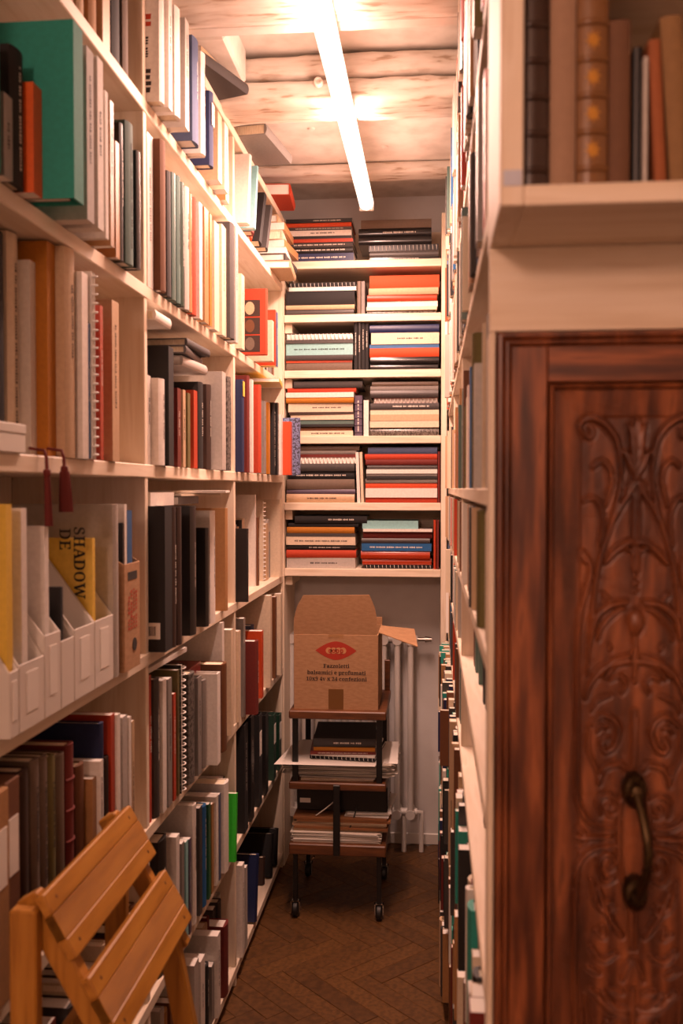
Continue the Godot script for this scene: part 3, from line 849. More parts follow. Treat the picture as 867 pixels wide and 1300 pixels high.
func build_back_stacks() -> void:
	var nm := ["top", "second", "third", "fourth", "fifth", "lowest"]
	var L := []; var R := []; var U := []
	for k in nm:
		L.append("stack beside long bookcase, %s shelf above radiator" % k)
		R.append("far stack, %s shelf above radiator" % k)
		U.append("upright on %s shelf above radiator" % k)
	back_stack(0, L[0], ["361 449 330 319 navy p T", "362 448 319 312 black h T", "362 448 312 305.5 dark_grey h T", "363 448 305.5 301 red p", "364 446 301 297 black p", "366 446 297 290 white p t", "366 446 290 286 dark_grey p T", "361 446 286 280 orange h", "361 447 280 275 black p t"])
	back_stack(0, R[0], ["469 556 329 325 black p tG", "469 556 325 317 dark_grey h", "468 556 317 309 black s K", "455 547 309 299 black h G", "455 547 299 288 black h tG", "458 547 288 277 grey_brown h"])
	back_stack(1, L[1], ["359 449 398 390.5 dark_grey h", "361 450 390.5 385 beige h", "363 450 385 367 black h", "367 452 367 362 white p", "367 452 362 356 black s K"])
	back_stack(1, R[1], ["466 553 397 392.5 marbled_grey h G", "465 554 392.5 388 cream p", "466 555 388 380.5 white p", "466 554 380.5 373 red h", "468 556 373 364.5 beige h", "469 557 364.5 348 orange h"])
	back_upright(1, U[1], 453, 458, 357, "grey_brown", "h"); back_upright(1, U[1], 458.3, 463, 357, "grey", "h")
	back_stack(2, L[2], ["360 447 469 458.5 grey_brown h", "360 447 458.5 455.5 orange p", "361 448 455.5 449 dark_grey h", "361 448 449 434 light_blue p T", "361 448 434 429.5 dark_grey p", "361 448 429 421 dark_grey s"])
	for k in 4: back_upright(2, U[2], 449.2 + 4.7 * k, 453.7 + 4.7 * k, 408 + k, "black", "h", 0.0, "t")
	back_stack(2, R[2], ["470 556 468 460.5 black h G", "470 557 460.5 452 black h G", "469 557 452 440.5 orange h", "469 557 440.5 435.5 blue p", "471 557 435.5 421 cream p t", "469 557 421 411 navy h"])
	back_stack(3, L[3], ["362 448 553 546 cream p t", "366 447 546 541 brown h", "368 449 541 537.5 black p", "368 449 537.5 532 grey_green p", "369 449 532 525.5 cream p", "367 449 525.5 522 dark_brown p", "366 448 522 510.5 cream p t", "362 449 510.5 503.5 ochre h", "362 449 503.5 497 white p", "365 452 497 491 red h", "373 460 491 483 dark_grey h"])
	back_upright(3, U[3], 450, 459.5, 502, "purple_grey", "h", 0, "TR"); back_upright(3, U[3], 461.5, 468, 508, "white", "p")
	back_stack(3, R[3], ["469.5 557 552.5 542 marbled_grey h G", "469.5 557 542 533.5 cream p", "470 557 533.5 525.5 beige p", "470 557 525.5 519.5 cream p", "470 557 519.5 511 dark_grey h t", "474 556 511 504 red s", "470 556 504 495 dark_grey h", "470 556 495 489 grey h", "472 556 489 483.5 grey_brown h"])
	back_stack(4, L[4], ["361 450 638 627 beige h t", "361 451 627 621 purple_grey h", "364 450 621 608 grey_brown h", "366 450 608 598 black h T", "368 450 598 588 dark_grey h", "371 452 588 580 white s", "371 452 580 576 dark_red p", "368 452 576 571.5 grey h", "366 456 571.5 565 grey_brown h"])
	back_upright(4, U[4], 453.5, 457.5, 574, "white", "p", 2.0); back_upright(4, U[4], 458.5, 462, 574, "cream", "p", 2.0)
	back_stack(4, R[4], ["464 555 638 631.5 red h", "464 555 631.5 619.5 white p", "464 555 619.5 613 orange h", "464 555 613 607.5 grey h", "465 555 607.5 604 black p", "465 555 604 601 grey p", "465 555 601 595.5 white p", "466 555 595.5 590 dark_grey h", "464 555 590 583 dark_red h", "463 555 583 576 red h", "467 555 576 567.5 slate_blue h"])
	back_upright(4, U[4], 555.6, 558.6, 573, "dark_red", "h")
	back_stack(5, L[5], ["361 451 722 708.5 light_grey p t", "361 452 708.5 698.5 red h", "363 451 698.5 692 black h t", "363 451 692 681.5 cream p T", "363 451 681.5 677 dark_grey p", "364 450 677 669 ochre h", "366 455 669 664 black h", "374 466 664 654.5 black h t"])
	back_stack(5, R[5], ["463 549 722 717 black s K", "460 548 717 709 red h G", "458 546 709 699 red h G", "459 548 699 689.5 blue p T", "459 546 689.5 683 dark_grey h", "461 549 683 674.5 dark_red h", "461 549 674.5 671 white p", "460 531 671 660.5 light_blue p"])
	back_upright(5, U[5], 550.5, 553.6, 660, "red", "h"); back_upright(5, U[5], 554.4, 557.5, 660, "dark_red", "h")

# ------------------------------------------------------------------ the cabinet with the carved door
const Z1 := -0.94
const Z2 := -1.1
func mitre(mb: MB, r: Rect2, prof: Array, z: float) -> void:
	# moulding frame: prof is a list of (inset, height) around the rectangle, heights towards +Z
	for i in prof.size() - 1:
		var p: Vector2 = prof[i]; var q: Vector2 = prof[i + 1]
		var a := r.grow(-p.x); var b := r.grow(-q.x)
		var ca := [a.position, Vector2(a.end.x, a.position.y), a.end, Vector2(a.position.x, a.end.y)]
		var cb := [b.position, Vector2(b.end.x, b.position.y), b.end, Vector2(b.position.x, b.end.y)]
		for k in 4:
			var k2 := (k + 1) % 4
			var A := Vector3(ca[k].x, ca[k].y, z + p.y); var B := Vector3(ca[k2].x, ca[k2].y, z + p.y)
			var C := Vector3(cb[k2].x, cb[k2].y, z + q.y); var D := Vector3(cb[k].x, cb[k].y, z + q.y)
			var nn := (B - A).cross(C - A)
			if nn.length() < 1e-12: nn = (C - A).cross(D - A)
			nn = nn.normalized()
			if nn.z < 0.0: nn = -nn
			if absf(nn.z) < 1e-4:
				var cen := r.get_center()
				var out := Vector3(A.x + B.x, A.y + B.y, 0) * 0.5 - Vector3(cen.x, cen.y, 0)
				if (nn.dot(out) > 0.0) != (q.y > p.y): nn = -nn
			mb.quad(A, B, C, D, nn)
func build_cabinet() -> void:
	var x0 := XR; var x1 := XR + 0.385
	var ysh := on_z(750, 258, Z1).y            # underside of the overhanging shelf
	var yst := on_z(750, 231.5, Z1).y
	var cb := thing("cabinet", "cabinet with carved dark door below an open shelf of old books", "cabinet", Transform3D(Basis.IDENTITY, Vector3(x0, 0, Z2)))
	var inv := Vector3(-x0, 0, -Z2)
	var pt := 0.0225
	var zb := Z2 - 0.05
	# upper open part
	obj("side_panel", boxm(Vector3(x0, ysh, zb) + inv, Vector3(x0 + pt, 2.8, Z1) + inv, 0.0015), mats.pine_y, cb)
	obj("side_panel", boxm(Vector3(x1 - pt, ysh, zb) + inv, Vector3(x1, 2.8, Z1) + inv, 0.0015), mats.pine_y, cb)
	obj("shelf", boxm(Vector3(x0 + pt, ysh, zb + 0.01) + inv, Vector3(x1 - pt, yst, Z1 - 0.001) + inv, 0.0015), mats.pine_x, cb)
	# open part runs deeper out of view, so the recess above the books is dark
	var zd := Z2 - 0.42; var xd := XR + 0.158
	obj("top_board", boxm(Vector3(x0 + pt, 2.174, zb + 0.01) + inv, Vector3(x1 - pt, 2.196, Z1 - 0.001) + inv, 0.0015), mats.pine_x, cb)  # front edge out of view, set low to darken the recess behind the books
	obj("top_board", boxm(Vector3(xd + 0.012, 2.174, zd + 0.01) + inv, Vector3(x1 - pt, 2.196, zb + 0.0095) + inv, 0.0015), mats.pine_x, cb)
	obj("shelf", boxm(Vector3(xd + 0.012, ysh, zd + 0.01) + inv, Vector3(x1 - pt, yst, zb + 0.0095) + inv, 0.0015), mats.pine_x, cb)
	obj("partition", boxm(Vector3(xd, ysh, zd) + inv, Vector3(xd + 0.011, 2.8, zb + 0.0085) + inv, 0.001), mats.pine_y, cb)
	obj("side_panel", boxm(Vector3(x1 - pt, ysh, zd) + inv, Vector3(x1, 2.8, zb - 0.0005) + inv, 0.0015), mats.pine_y, cb)
	obj("back_panel", boxm(Vector3(xd + 0.0115, ysh, zd) + inv, Vector3(x1 - pt, 2.8, zd + 0.009) + inv, 0), mats.pine_x, cb)
	obj("back_panel", boxm(Vector3(x0 + pt, ysh, zb) + inv, Vector3(xd - 0.0005, 2.8, zb + 0.009) + inv, 0), mats.pine_x, cb)
	# lower part
	var dl := on_z(630, 600, Z2).x; var ax := on_z(808, 760, Z2).x
	var dr := 2.0 * ax - dl
	var dt := on_z(700, 422, Z2).y; var db := dt - 1.18
	obj("fascia_board", boxm(Vector3(x0, dt + 0.002, Z2 - 0.02) + inv, Vector3(x1, ysh - 0.0005, Z2) + inv, 0.001), mats.pine_x, cb)
	obj("side_panel", boxm(Vector3(x0, 0, zb) + inv, Vector3(dl - 0.0015, dt + 0.0015, Z2) + inv, 0.001), mats.pine_y, cb)
	obj("side_panel", boxm(Vector3(dr + 0.0015, 0, zb) + inv, Vector3(x1, dt + 0.0015, Z2) + inv, 0.001), mats.pine_y, cb)
	obj("plinth", boxm(Vector3(dl, 0, Z2 - 0.02) + inv, Vector3(dr, db - 0.003, Z2) + inv, 0.001), mats.pine_x, cb)
	obj("back_panel", boxm(Vector3(dl, 0, zb) + inv, Vector3(dr, dt, zb + 0.009) + inv, 0), mats.pine_x, cb)
	obj("shelf_tag", boxm(Vector3(x0 + 0.003, yst - 0.001, Z1) + inv, Vector3(x0 + 0.021, yst + 0.014, Z1 + 0.0012) + inv, 0), plain(Color("b9bfcf"), 0.5), cb)
	# the door: frame, mouldings, carved panel
	var door := Node3D.new()
	door.name = "door"
	door.set_meta("label", "dark reddish oak door carved with scrolling acanthus leaves")
	cb.add_child(door)
	door.position = Vector3(dl, db, Z2) + inv
	var W := dr - dl; var H := dt - db
	var zf := 0.004      # face of stiles and rails
	var px := 1.1 / F    # one pixel of the photograph at the door
	var s0 := 17 * px; var s1 := 62 * px; var p0 := 72 * px
	var om := MB.new()
	mitre(om, Rect2(0, 0, W, H), [Vector2(0, -0.018), Vector2(0, 0.006), Vector2(0.002, 0.009), Vector2(0.005, 0.0095), Vector2(0.0075, 0.007), Vector2(0.0085, 0.0045), Vector2(0.0105, 0.0075), Vector2(0.0125, 0.008), Vector2(0.0145, 0.006), Vector2(s0, 0.0005), Vector2(s0, -0.004)], 0)
	obj("outer_moulding", om, mats.oak_y, door)
	for sd in [0, 1]:
		var xa := s0 if sd == 0 else W - s1
		obj("stile", boxm(Vector3(xa + 0.0003, s0, -0.016), Vector3(xa + s1 - s0, H - s0, zf), 0.0014), mats.oak_y, door)
		var ya := s0 if sd == 0 else H - s1
		obj("rail", boxm(Vector3(s1 + 0.0003, ya, -0.016), Vector3(W - s1 - 0.0003, ya + s1 - s0, zf - 0.0004), 0.0014), mats.oak_x, door)
	var im := MB.new()
	mitre(im, Rect2(s1, s1, W - 2 * s1, H - 2 * s1), [Vector2(0.0, -0.006), Vector2(0.0015, -0.003), Vector2(0.003, 0.006), Vector2(0.005, 0.0075), Vector2(0.007, 0.006), Vector2(0.0085, 0.001), Vector2(0.0095, -0.001)], 0)
	obj("inner_moulding", im, mats.oak_y, door)
	carve(door, Rect2(p0, p0, W - 2 * p0, H - 2 * p0), Vector3(dl, db, Z2), ax)
	# the bowed handle
	var hd := Node3D.new(); hd.name = "handle"; hd.set_meta("label", "dark bronze bow handle")
	door.add_child(hd)
	var hb := MB.new()
	var ha := on_z(805, 1003, Z2) - Vector3(dl, db, Z2); var hz := on_z(806, 1134, Z2) - Vector3(dl, db, Z2)
	var pts := []
	for k in 15:
		var f := k / 14.0
		pts.append(ha.lerp(hz, f) + Vector3(0.006 * sin(PI * f), 0, 0.012 + 0.03 * sin(PI * f)))
	hb.tube(pts, 0.0052, -1, 10)
	obj("grip", hb, mats.bronze, hd)
	for q in [ha, hz]:
		var pl := MB.new()
		pl.xf = Transform3D(Basis(Vector3.RIGHT, PI / 2).scaled(Vector3(1, 1.5, 1)), Vector3(q.x, q.y, 0.002))
		pl.lathe([Vector2(0.0, 0.016), Vector2(0.006, 0.0145), Vector2(0.008, 0.009), Vector2(0.012, 0.006), Vector2(0.014, 0.0), Vector2(0.014, -0.008)], 16)
		obj("rosette", pl, mats.bronze, hd)
	# the old leather books on the open shelf
	var place := "open shelf above the carved door"
	var zs := Z1 - 0.022
	var put := func(xa: float, xb: float, yt: float, cn: String, op: String, lean: float, dz: float):
		var a := on_z(xa, 231, zs - dz).x; var b := on_z(xb, 231, zs - dz).x
		var t: float = b - a - 0.0005
		var h := minf(on_z(xa, yt, zs - dz).y - yst, 2.17 - yst)
		book("h", t, h, 0.17, cn, Transform3D(Basis(Vector3.BACK, deg_to_rad(lean)), Vector3((a + b) / 2, yst + absf(sin(deg_to_rad(lean))) * t * 0.5 + 0.0003, zs - dz)), place, xa, op)
	put.call(656, 697, -70, "dark_brown", "RG", 0.0, 0.0)
	put.call(698, 731, -55, "leather_tan", "", 0.0, 0.0)
	put.call(732, 772, -60, "leather_gold", "ROG", 0.0, 0.0)
	put.call(773, 800, 26, "leather_brown", "", 0.0, 0.0)
	put.call(803, 815, 60, "black", "", 0.0, 0.01)
	put.call(816, 822, 72, "light_grey", "", 0.0, 0.0)
	put.call(832, 847, 50, "leather_orange", "", 3.0, 0.0)
	put.call(852, 880, 20, "leather_ochre", "", 4.0, 0.0)

func spline(pts: Array, steps := 10) -> PackedVector2Array:
	var out := PackedVector2Array()
	for i in pts.size() - 1:
		var a: Vector2 = pts[maxi(i - 1, 0)]; var b: Vector2 = pts[i]
		var c: Vector2 = pts[i + 1]; var d: Vector2 = pts[mini(i + 2, pts.size() - 1)]
		for k in steps: out.append(b.cubic_interpolate(c, a, d, float(k) / steps))
	out.append(pts[-1])
	return out
# the carved panel: strokes cut as relief into a fine height field; strokes are read off the photograph in pixels and mirrored about the axis
func carve(door: Node3D, r: Rect2, org: Vector3, ax: float) -> void:
	var cell := 0.0014
	var nx := int(r.size.x / cell); var ny := int(r.size.y / cell)
	var hf := PackedFloat32Array(); hf.resize((nx + 1) * (ny + 1)); hf.fill(0.0)
	var dep := hf.duplicate()
	var up := [   # [width px, points...] in the upper crop
		[15, 372, 432, 359, 400, 380, 375, 420, 377, 460, 405, 490, 450, 502, 510, 508, 570], [11, 372, 432, 396, 441, 406, 418, 390, 404], [11, 408, 548, 436, 528, 463, 548, 473, 600, 462, 652, 452, 690],
		[11, 372, 672, 408, 662, 434, 695, 442, 760, 430, 835], [12, 366, 850, 388, 880, 397, 925, 380, 1000, 362, 1080, 352, 1180, 350, 1330], [9, 366, 850, 372, 880, 390, 895],
		[15, 568, 592, 542, 545, 527, 505, 512, 490], [15, 570, 590, 550, 500, 545, 430, 536, 395], [14, 570, 592, 570, 470, 570, 375], [10, 570, 560, 558, 520, 552, 480],
		[9, 570, 590, 570, 760, 568, 930], [12, 478, 745, 505, 690, 535, 645, 560, 606], [10, 494, 720, 500, 690, 492, 670], [9, 520, 668, 540, 610, 562, 600], [15, 450, 892, 488, 850, 538, 818, 566, 826], [10, 505, 850, 520, 840, 545, 855], [10, 470, 870, 465, 850],
		[17, 398, 1160, 418, 1090, 468, 1046, 530, 1036], [11, 424, 1170, 440, 1120, 492, 1068, 520, 1060], [15, 430, 1300, 478, 1247, 540, 1228], [10, 450, 1310, 492, 1262, 545, 1255], [11, 508, 565, 500, 640, 470, 760, 432, 880, 412, 1000, 398, 1150, 384, 1300], [9, 470, 1040, 452, 1015, 440, 1003], [9, 470, 1210, 462, 1190], [9, 556, 1160, 554, 1330]]
	var dn := [   # the lower crop
		[15, 378, 140, 400, 80, 450, 25, 520, 8, 550, 2], [10, 398, 185, 418, 150, 468, 128], [11, 468, 72, 500, 58, 522, 88, 508, 122], [15, 405, 232, 440, 200, 482, 220, 497, 262, 480, 312, 450, 330, 438, 302, 455, 282], [10, 393, 240, 390, 330, 418, 400, 428, 440], [9, 420, 260, 436, 240, 456, 250], [13, 428, 448, 448, 392, 500, 378, 524, 400],
		[11, 432, 560, 424, 512, 460, 488, 497, 510, 497, 545, 470, 562, 452, 541, 468, 525], [13, 350, -10, 350, 250, 350, 480, 372, 560, 420, 600, 486, 606], [15, 350, 640, 400, 640, 475, 640], [11, 352, 606, 382, 636], [11, 356, 676, 388, 648], [13, 486, 670, 425, 680, 380, 702, 350, 760, 340, 900, 340, 1120, 342, 1330],
		[12, 484, 790, 450, 802, 430, 770, 430, 722, 460, 700, 486, 730, 468, 757], [12, 400, 790, 420, 880, 458, 912, 482, 892], [15, 425, 830, 468, 935, 512, 1002], [11, 440, 880, 470, 870], [13, 398, 1040, 440, 1082, 492, 1060], [12, 386, 1106, 430, 1132], [14, 396, 1186, 450, 1242, 530, 1270], [12, 468, 1190, 512, 1202], [10, 415, 980, 445, 1000, 440, 960],
		[9, 550, 185, 550, 300, 548, 420], [9, 542, 880, 541, 1050], [12, 520, 470, 500, 560, 500, 720, 520, 830], [10, 545, 1080, 520, 1120, 510, 1160]]
	var strokes := []
	for set_ in [[up, 400.0], [dn, 840.0]]:
		for s in set_[0]:
			var pts := []
			for k in range(1, s.size(), 2):
				var p := on_z(610.0 + s[k] / 2.825, set_[1] + s[k + 1] / 2.825, Z2)
				pts.append(Vector2(p.x - org.x, p.y - org.y))
			strokes.append([s[0] / 2.825 * 1.1 / F * 0.5, spline(pts, 12)])
			if set_[1] == 400.0:      # the lower end of the panel repeats the upper end, beyond the frame
				var my := on_z(800, 1066, Z2).y - org.y
				var q := []
				for p in pts: q.append(Vector2(p.x, 2.0 * my - p.y))
				strokes.append([s[0] / 2.825 * 1.1 / F * 0.5, spline(q, 12)])
	var beads := []
	for b in [[568, 940, 9, 9], [568, 968, 11, 10], [568, 996, 9, 9], [560, 1105, 30, 45], [560, 1135, 18, 25]]:
		var p := on_z(610 + b[0] / 2.825, 400 + b[1] / 2.825, Z2)
		beads.append([p.x - org.x, p.y - org.y, b[2] / 2.825 * 1.1 / F, b[3] / 2.825 * 1.1 / F])
	var axl := ax - org.x
	var stamp := func(c: Vector2, rx0: float, ry0: float, top: float):
		var rx := rx0 + 0.0028; var ry := ry0 + 0.0028
		var i0 := maxi(int((c.x - rx - r.position.x) / cell), 0); var i1 := mini(int((c.x + rx - r.position.x) / cell) + 1, nx)
		var j0 := maxi(int((c.y - ry - r.position.y) / cell), 0); var j1 := mini(int((c.y + ry - r.position.y) / cell) + 1, ny)
		for j in range(j0, j1 + 1):
			for i in range(i0, i1 + 1):
				var dx := (r.position.x + i * cell - c.x) / rx0; var dy := (r.position.y + j * cell - c.y) / ry0
				var d2 := dx * dx + dy * dy
				if d2 < 1.0:
					var h := top * sqrt(1.0 - d2)
					var k := j * (nx + 1) + i
					if h > hf[k]: hf[k] = h
				else:
					var k := j * (nx + 1) + i
					var g := 1.0 - (sqrt(d2) - 1.0) * rx0 / 0.0028
					if g > dep[k]: dep[k] = g
	for s in strokes:
		var rad: float = s[0] * 1.55
		var pl: PackedVector2Array = s[1]
		var n := pl.size()
		for k in n - 1:
			var seg := pl[k].distance_to(pl[k + 1])
			var m := maxi(int(seg / (cell * 0.8)), 1)
			for u in m:
				var p := pl[k].lerp(pl[k + 1], float(u) / m)
				var f := (k + float(u) / m) / (n - 1)
				var rr := rad * (0.55 + 0.45 * sin(PI * clampf(f * 0.85 + 0.1, 0.0, 1.0)))
				stamp.call(p, rr, rr, rr * 1.9)
				stamp.call(Vector2(2.0 * axl - p.x, p.y), rr, rr, rr * 1.9)
	for b in beads: stamp.call(Vector2(axl, b[1]), b[2], b[3], b[2] * 0.9)
	# ground: a bevel round the field, tooled surface
	var nz := FastNoiseLite.new(); nz.seed = 77; nz.frequency = 60.0
	var bev := 0.03
	var mb := MB.new()
	var pos := PackedVector3Array(); pos.resize(hf.size())
	for j in ny + 1:
		for i in nx + 1:
			var x := r.position.x + r.size.x * i / nx; var y := r.position.y + r.size.y * j / ny
			var ed := minf(minf(x - r.position.x, r.end.x - x), minf(y - r.position.y, r.end.y - y))
			var g := lerpf(0.0, -0.0065, clampf(ed / bev, 0.0, 1.0))
			if ed > bev: g = -0.0065 - 0.0016
			g += nz.get_noise_2d(x, y) * 0.0004
			if hf[j * (nx + 1) + i] <= 0.0: g -= 0.0024 * dep[j * (nx + 1) + i]
			pos[j * (nx + 1) + i] = Vector3(x, y, g + hf[j * (nx + 1) + i])
	var ar := []; ar.resize(Mesh.ARRAY_MAX)
	var nor := PackedVector3Array(); nor.resize(pos.size())
	for j in ny + 1:
		for i in nx + 1:
			var a := pos[j * (nx + 1) + mini(i + 1, nx)] - pos[j * (nx + 1) + maxi(i - 1, 0)]
			var b := pos[mini(j + 1, ny) * (nx + 1) + i] - pos[maxi(j - 1, 0) * (nx + 1) + i]
			nor[j * (nx + 1) + i] = a.cross(b).normalized()
	var idx := PackedInt32Array()
	for j in ny:
		for i in nx:
			var k := j * (nx + 1) + i
			idx.append_array([k, k + nx + 1, k + 1, k + 1, k + nx + 1, k + nx + 2])
	ar[Mesh.ARRAY_VERTEX] = pos; ar[Mesh.ARRAY_NORMAL] = nor; ar[Mesh.ARRAY_INDEX] = idx
	var am := ArrayMesh.new()
	am.add_surface_from_arrays(Mesh.PRIMITIVE_TRIANGLES, ar)
	obj("carved_panel", am, mats.oak_y, door)

# ------------------------------------------------------------------ bookcase behind the cabinet, seen almost edge on
const RIGHT_TOP := [0.9, 0.62, 0.33, 0.0, -0.2, -0.395, -0.61, -0.86, -1.11, -1.36, -1.61]
func build_right_bookcase() -> void:
	var z0 := 1.345; var z1 := 4.085
	z0 = 1.155
	var bc := thing("bookcase", "pale pine paperback bookcase running behind the carved cabinet", "bookcase", Transform3D(Basis.IDENTITY, Vector3(XR, 0, -2.6)))
	var inv := Vector3(-XR, 0, 2.6)
	for z in [z0 + 0.012, 2.25, 3.17, z1 - 0.012]:
		obj("upright", boxm(Vector3(XR + 0.003, 0, -z - 0.011) + inv, Vector3(XR + 0.145, 2.86, -z + 0.011) + inv, 0.0015), mats.pine_y, bc)
	for h in RIGHT_TOP:
		obj("shelf", boxm(Vector3(XR, EYE + h - 0.022, -z1) + inv, Vector3(XR + 0.145, EYE + h, -z0) + inv, 0.0015), mats.pine_z, bc)
	obj("top_board", boxm(Vector3(XR, 2.861, -z1) + inv, Vector3(XR + 0.145, 2.885, -z0) + inv, 0.0015), mats.pine_z, bc)
	obj("back_panel", boxm(Vector3(XR + 0.146, 0, -z1) + inv, Vector3(XR + 0.155, 2.88, -z0) + inv, 0), mats.pine_y, bc)
	var pal := ["white", "white", "cream", "cream", "beige", "light_grey", "tan", "white", "brown", "orange", "grey", "black", "dark_grey", "red", "olive", "blue", "grey_green"]
	var low := ["black", "dark_grey", "black", "white", "cream", "dark_red", "brown", "navy", "teal", "tan", "beige"]
	var names := ["eleventh", "tenth", "ninth", "eighth", "seventh", "sixth", "fifth", "fourth", "third", "second", "first"]
	var all := []
	for r in RIGHT_TOP.size():
		var top: float = RIGHT_TOP[r - 1] - 0.024 if r > 0 else 1.18
		var clear: float = top - RIGHT_TOP[r] - 0.008
		var z := z0 + 0.026
		while z < z1 - 0.06:
			var t := rng.randf_range(0.016, 0.042)
			var mid := z + t / 2
			var skip := false
			for u in [2.25, 3.17]:
				if mid + t / 2 > u - 0.013 and mid - t / 2 < u + 0.013: z = u + 0.013; skip = true
			if skip: continue
			var h := minf(clear, rng.randf_range(0.165, 0.25))
			var p := rng.randf_range(-0.022, 0.004)
			if r <= 2: p = rng.randf_range(-0.01, 0.012)
			if z > 3.3 and rng.randf() < 0.3: p += 0.012
			if r >= 7: p = rng.randf_range(-0.01, 0.02) + (0.022 if z > 2.9 else -0.002)
			if (r == 5 or r == 6) and z < 2.4: p -= 0.03
			var pl := low if r >= 7 else pal
			all.append({"r": r, "z": mid, "t": t, "h": h, "p": p, "c": pl[rng.randi() % pl.size()], "s": (t + maxf(p, 0.0) * 3.0) * h / (z * z)})
			z += t
	all.sort_custom(func(a, b): return a.s > b.s)
	var st := MB.new(); st.colored = true
	for i in all.size():
		var b = all[i]
		var xf := Transform3D(Basis(Vector3.UP, -PI / 2), Vector3(XR - b.p, EYE + RIGHT_TOP[b.r], -b.z))
		var d: float = minf(0.14 + b.h * 0.15, 0.135 + b.p)
		if i < 150:
			book("p" if rng.randf() < 0.7 else "h", b.t - 0.001, b.h, d, b.c, xf, "%s shelf up, bookcase behind carved cabinet" % names[b.r], b.z, "")
		else:
			st.xf = xf
			st.col = Color(COL[b.c]).srgb_to_linear()
			st.prism(u_profile(b.t - 0.001, d, 0.0012, 0.0), 0, b.h)
			st.col = Color("e0d6c4").srgb_to_linear()
			st.box(Vector3(-b.t / 2 + 0.0018, 0.001, -d + 0.001), Vector3(b.t / 2 - 0.0018, b.h - 0.001, -0.002))
	var m := plain(Color.WHITE, 0.6)
	m.vertex_color_use_as_albedo = true
	var so := obj("packed_books", st, m)
	tag(so, "tightly packed further rows of small books behind the carved cabinet", "books")
	so.set_meta("kind", "stuff")

# ------------------------------------------------------------------ radiator, trolley, carton, chair
func build_radiator() -> void:
	var zc := -4.32
	var o := thing("radiator", "white cast column radiator under the end bookcase", "radiator", Transform3D(Basis.IDENTITY, Vector3(-0.4, 0, zc)))
	var xr := on_z(527, 800, zc).x; var xl := on_z(366, 800, zc).x
	var n := 10
	var yt := on_z(520, 806, zc).y; var yb := on_z(520, 1036, zc).y
	for k in n:
		var x := lerpf(xl + 0.02, xr - 0.02, k / (n - 1.0)) + 0.4
		var b := MB.new()
		for dz in [-0.036, 0.036]:
			b.tube([Vector3(x, yb + 0.02, dz), Vector3(x, yt - 0.02, dz)], 0.0135, -1, 10)
		for yy in [yb + 0.02, yt - 0.02]:
			b.tube([Vector3(x, yy, -0.055), Vector3(x, yy, -0.03), Vector3(x, yy, 0.03), Vector3(x, yy, 0.052)], 0.022, -1, 10)
			b.tube([Vector3(x - 0.031, yy, 0), Vector3(x + 0.031, yy, 0)], 0.018, -1, 10)
		obj("section", b, mats.enamel, o)
	var v := MB.new()
	var vy := yt - 0.02
	v.tube([Vector3(xr + 0.41, vy, 0), Vector3(xr + 0.445, vy, 0)], 0.009, -1, 10)
	v.tube([Vector3(xr + 0.445, vy, 0), Vector3(xr + 0.452, vy, 0), Vector3(xr + 0.475, vy, 0)], 0.016, 0.011, 12)
	obj("bleed_valve", v, mats.chrome, o)
	var f := MB.new()
	f.tube([Vector3(xr + 0.40, yb + 0.02, 0), Vector3(xr + 0.43, yb + 0.02, 0), Vector3(xr + 0.43, yb - 0.02, 0), Vector3(xr + 0.43, 0.001, 0)], 0.011, -1, 10)
	obj("pipe", f, mats.enamel, o)
	f = MB.new()
	for kx in [xl + 0.05, xr - 0.05]:
		f.tube([Vector3(kx + 0.4, 0.0, 0.0), Vector3(kx + 0.4, yb + 0.02, 0.0)], 0.012, -1, 8)
	obj("support", f, mats.enamel, o)

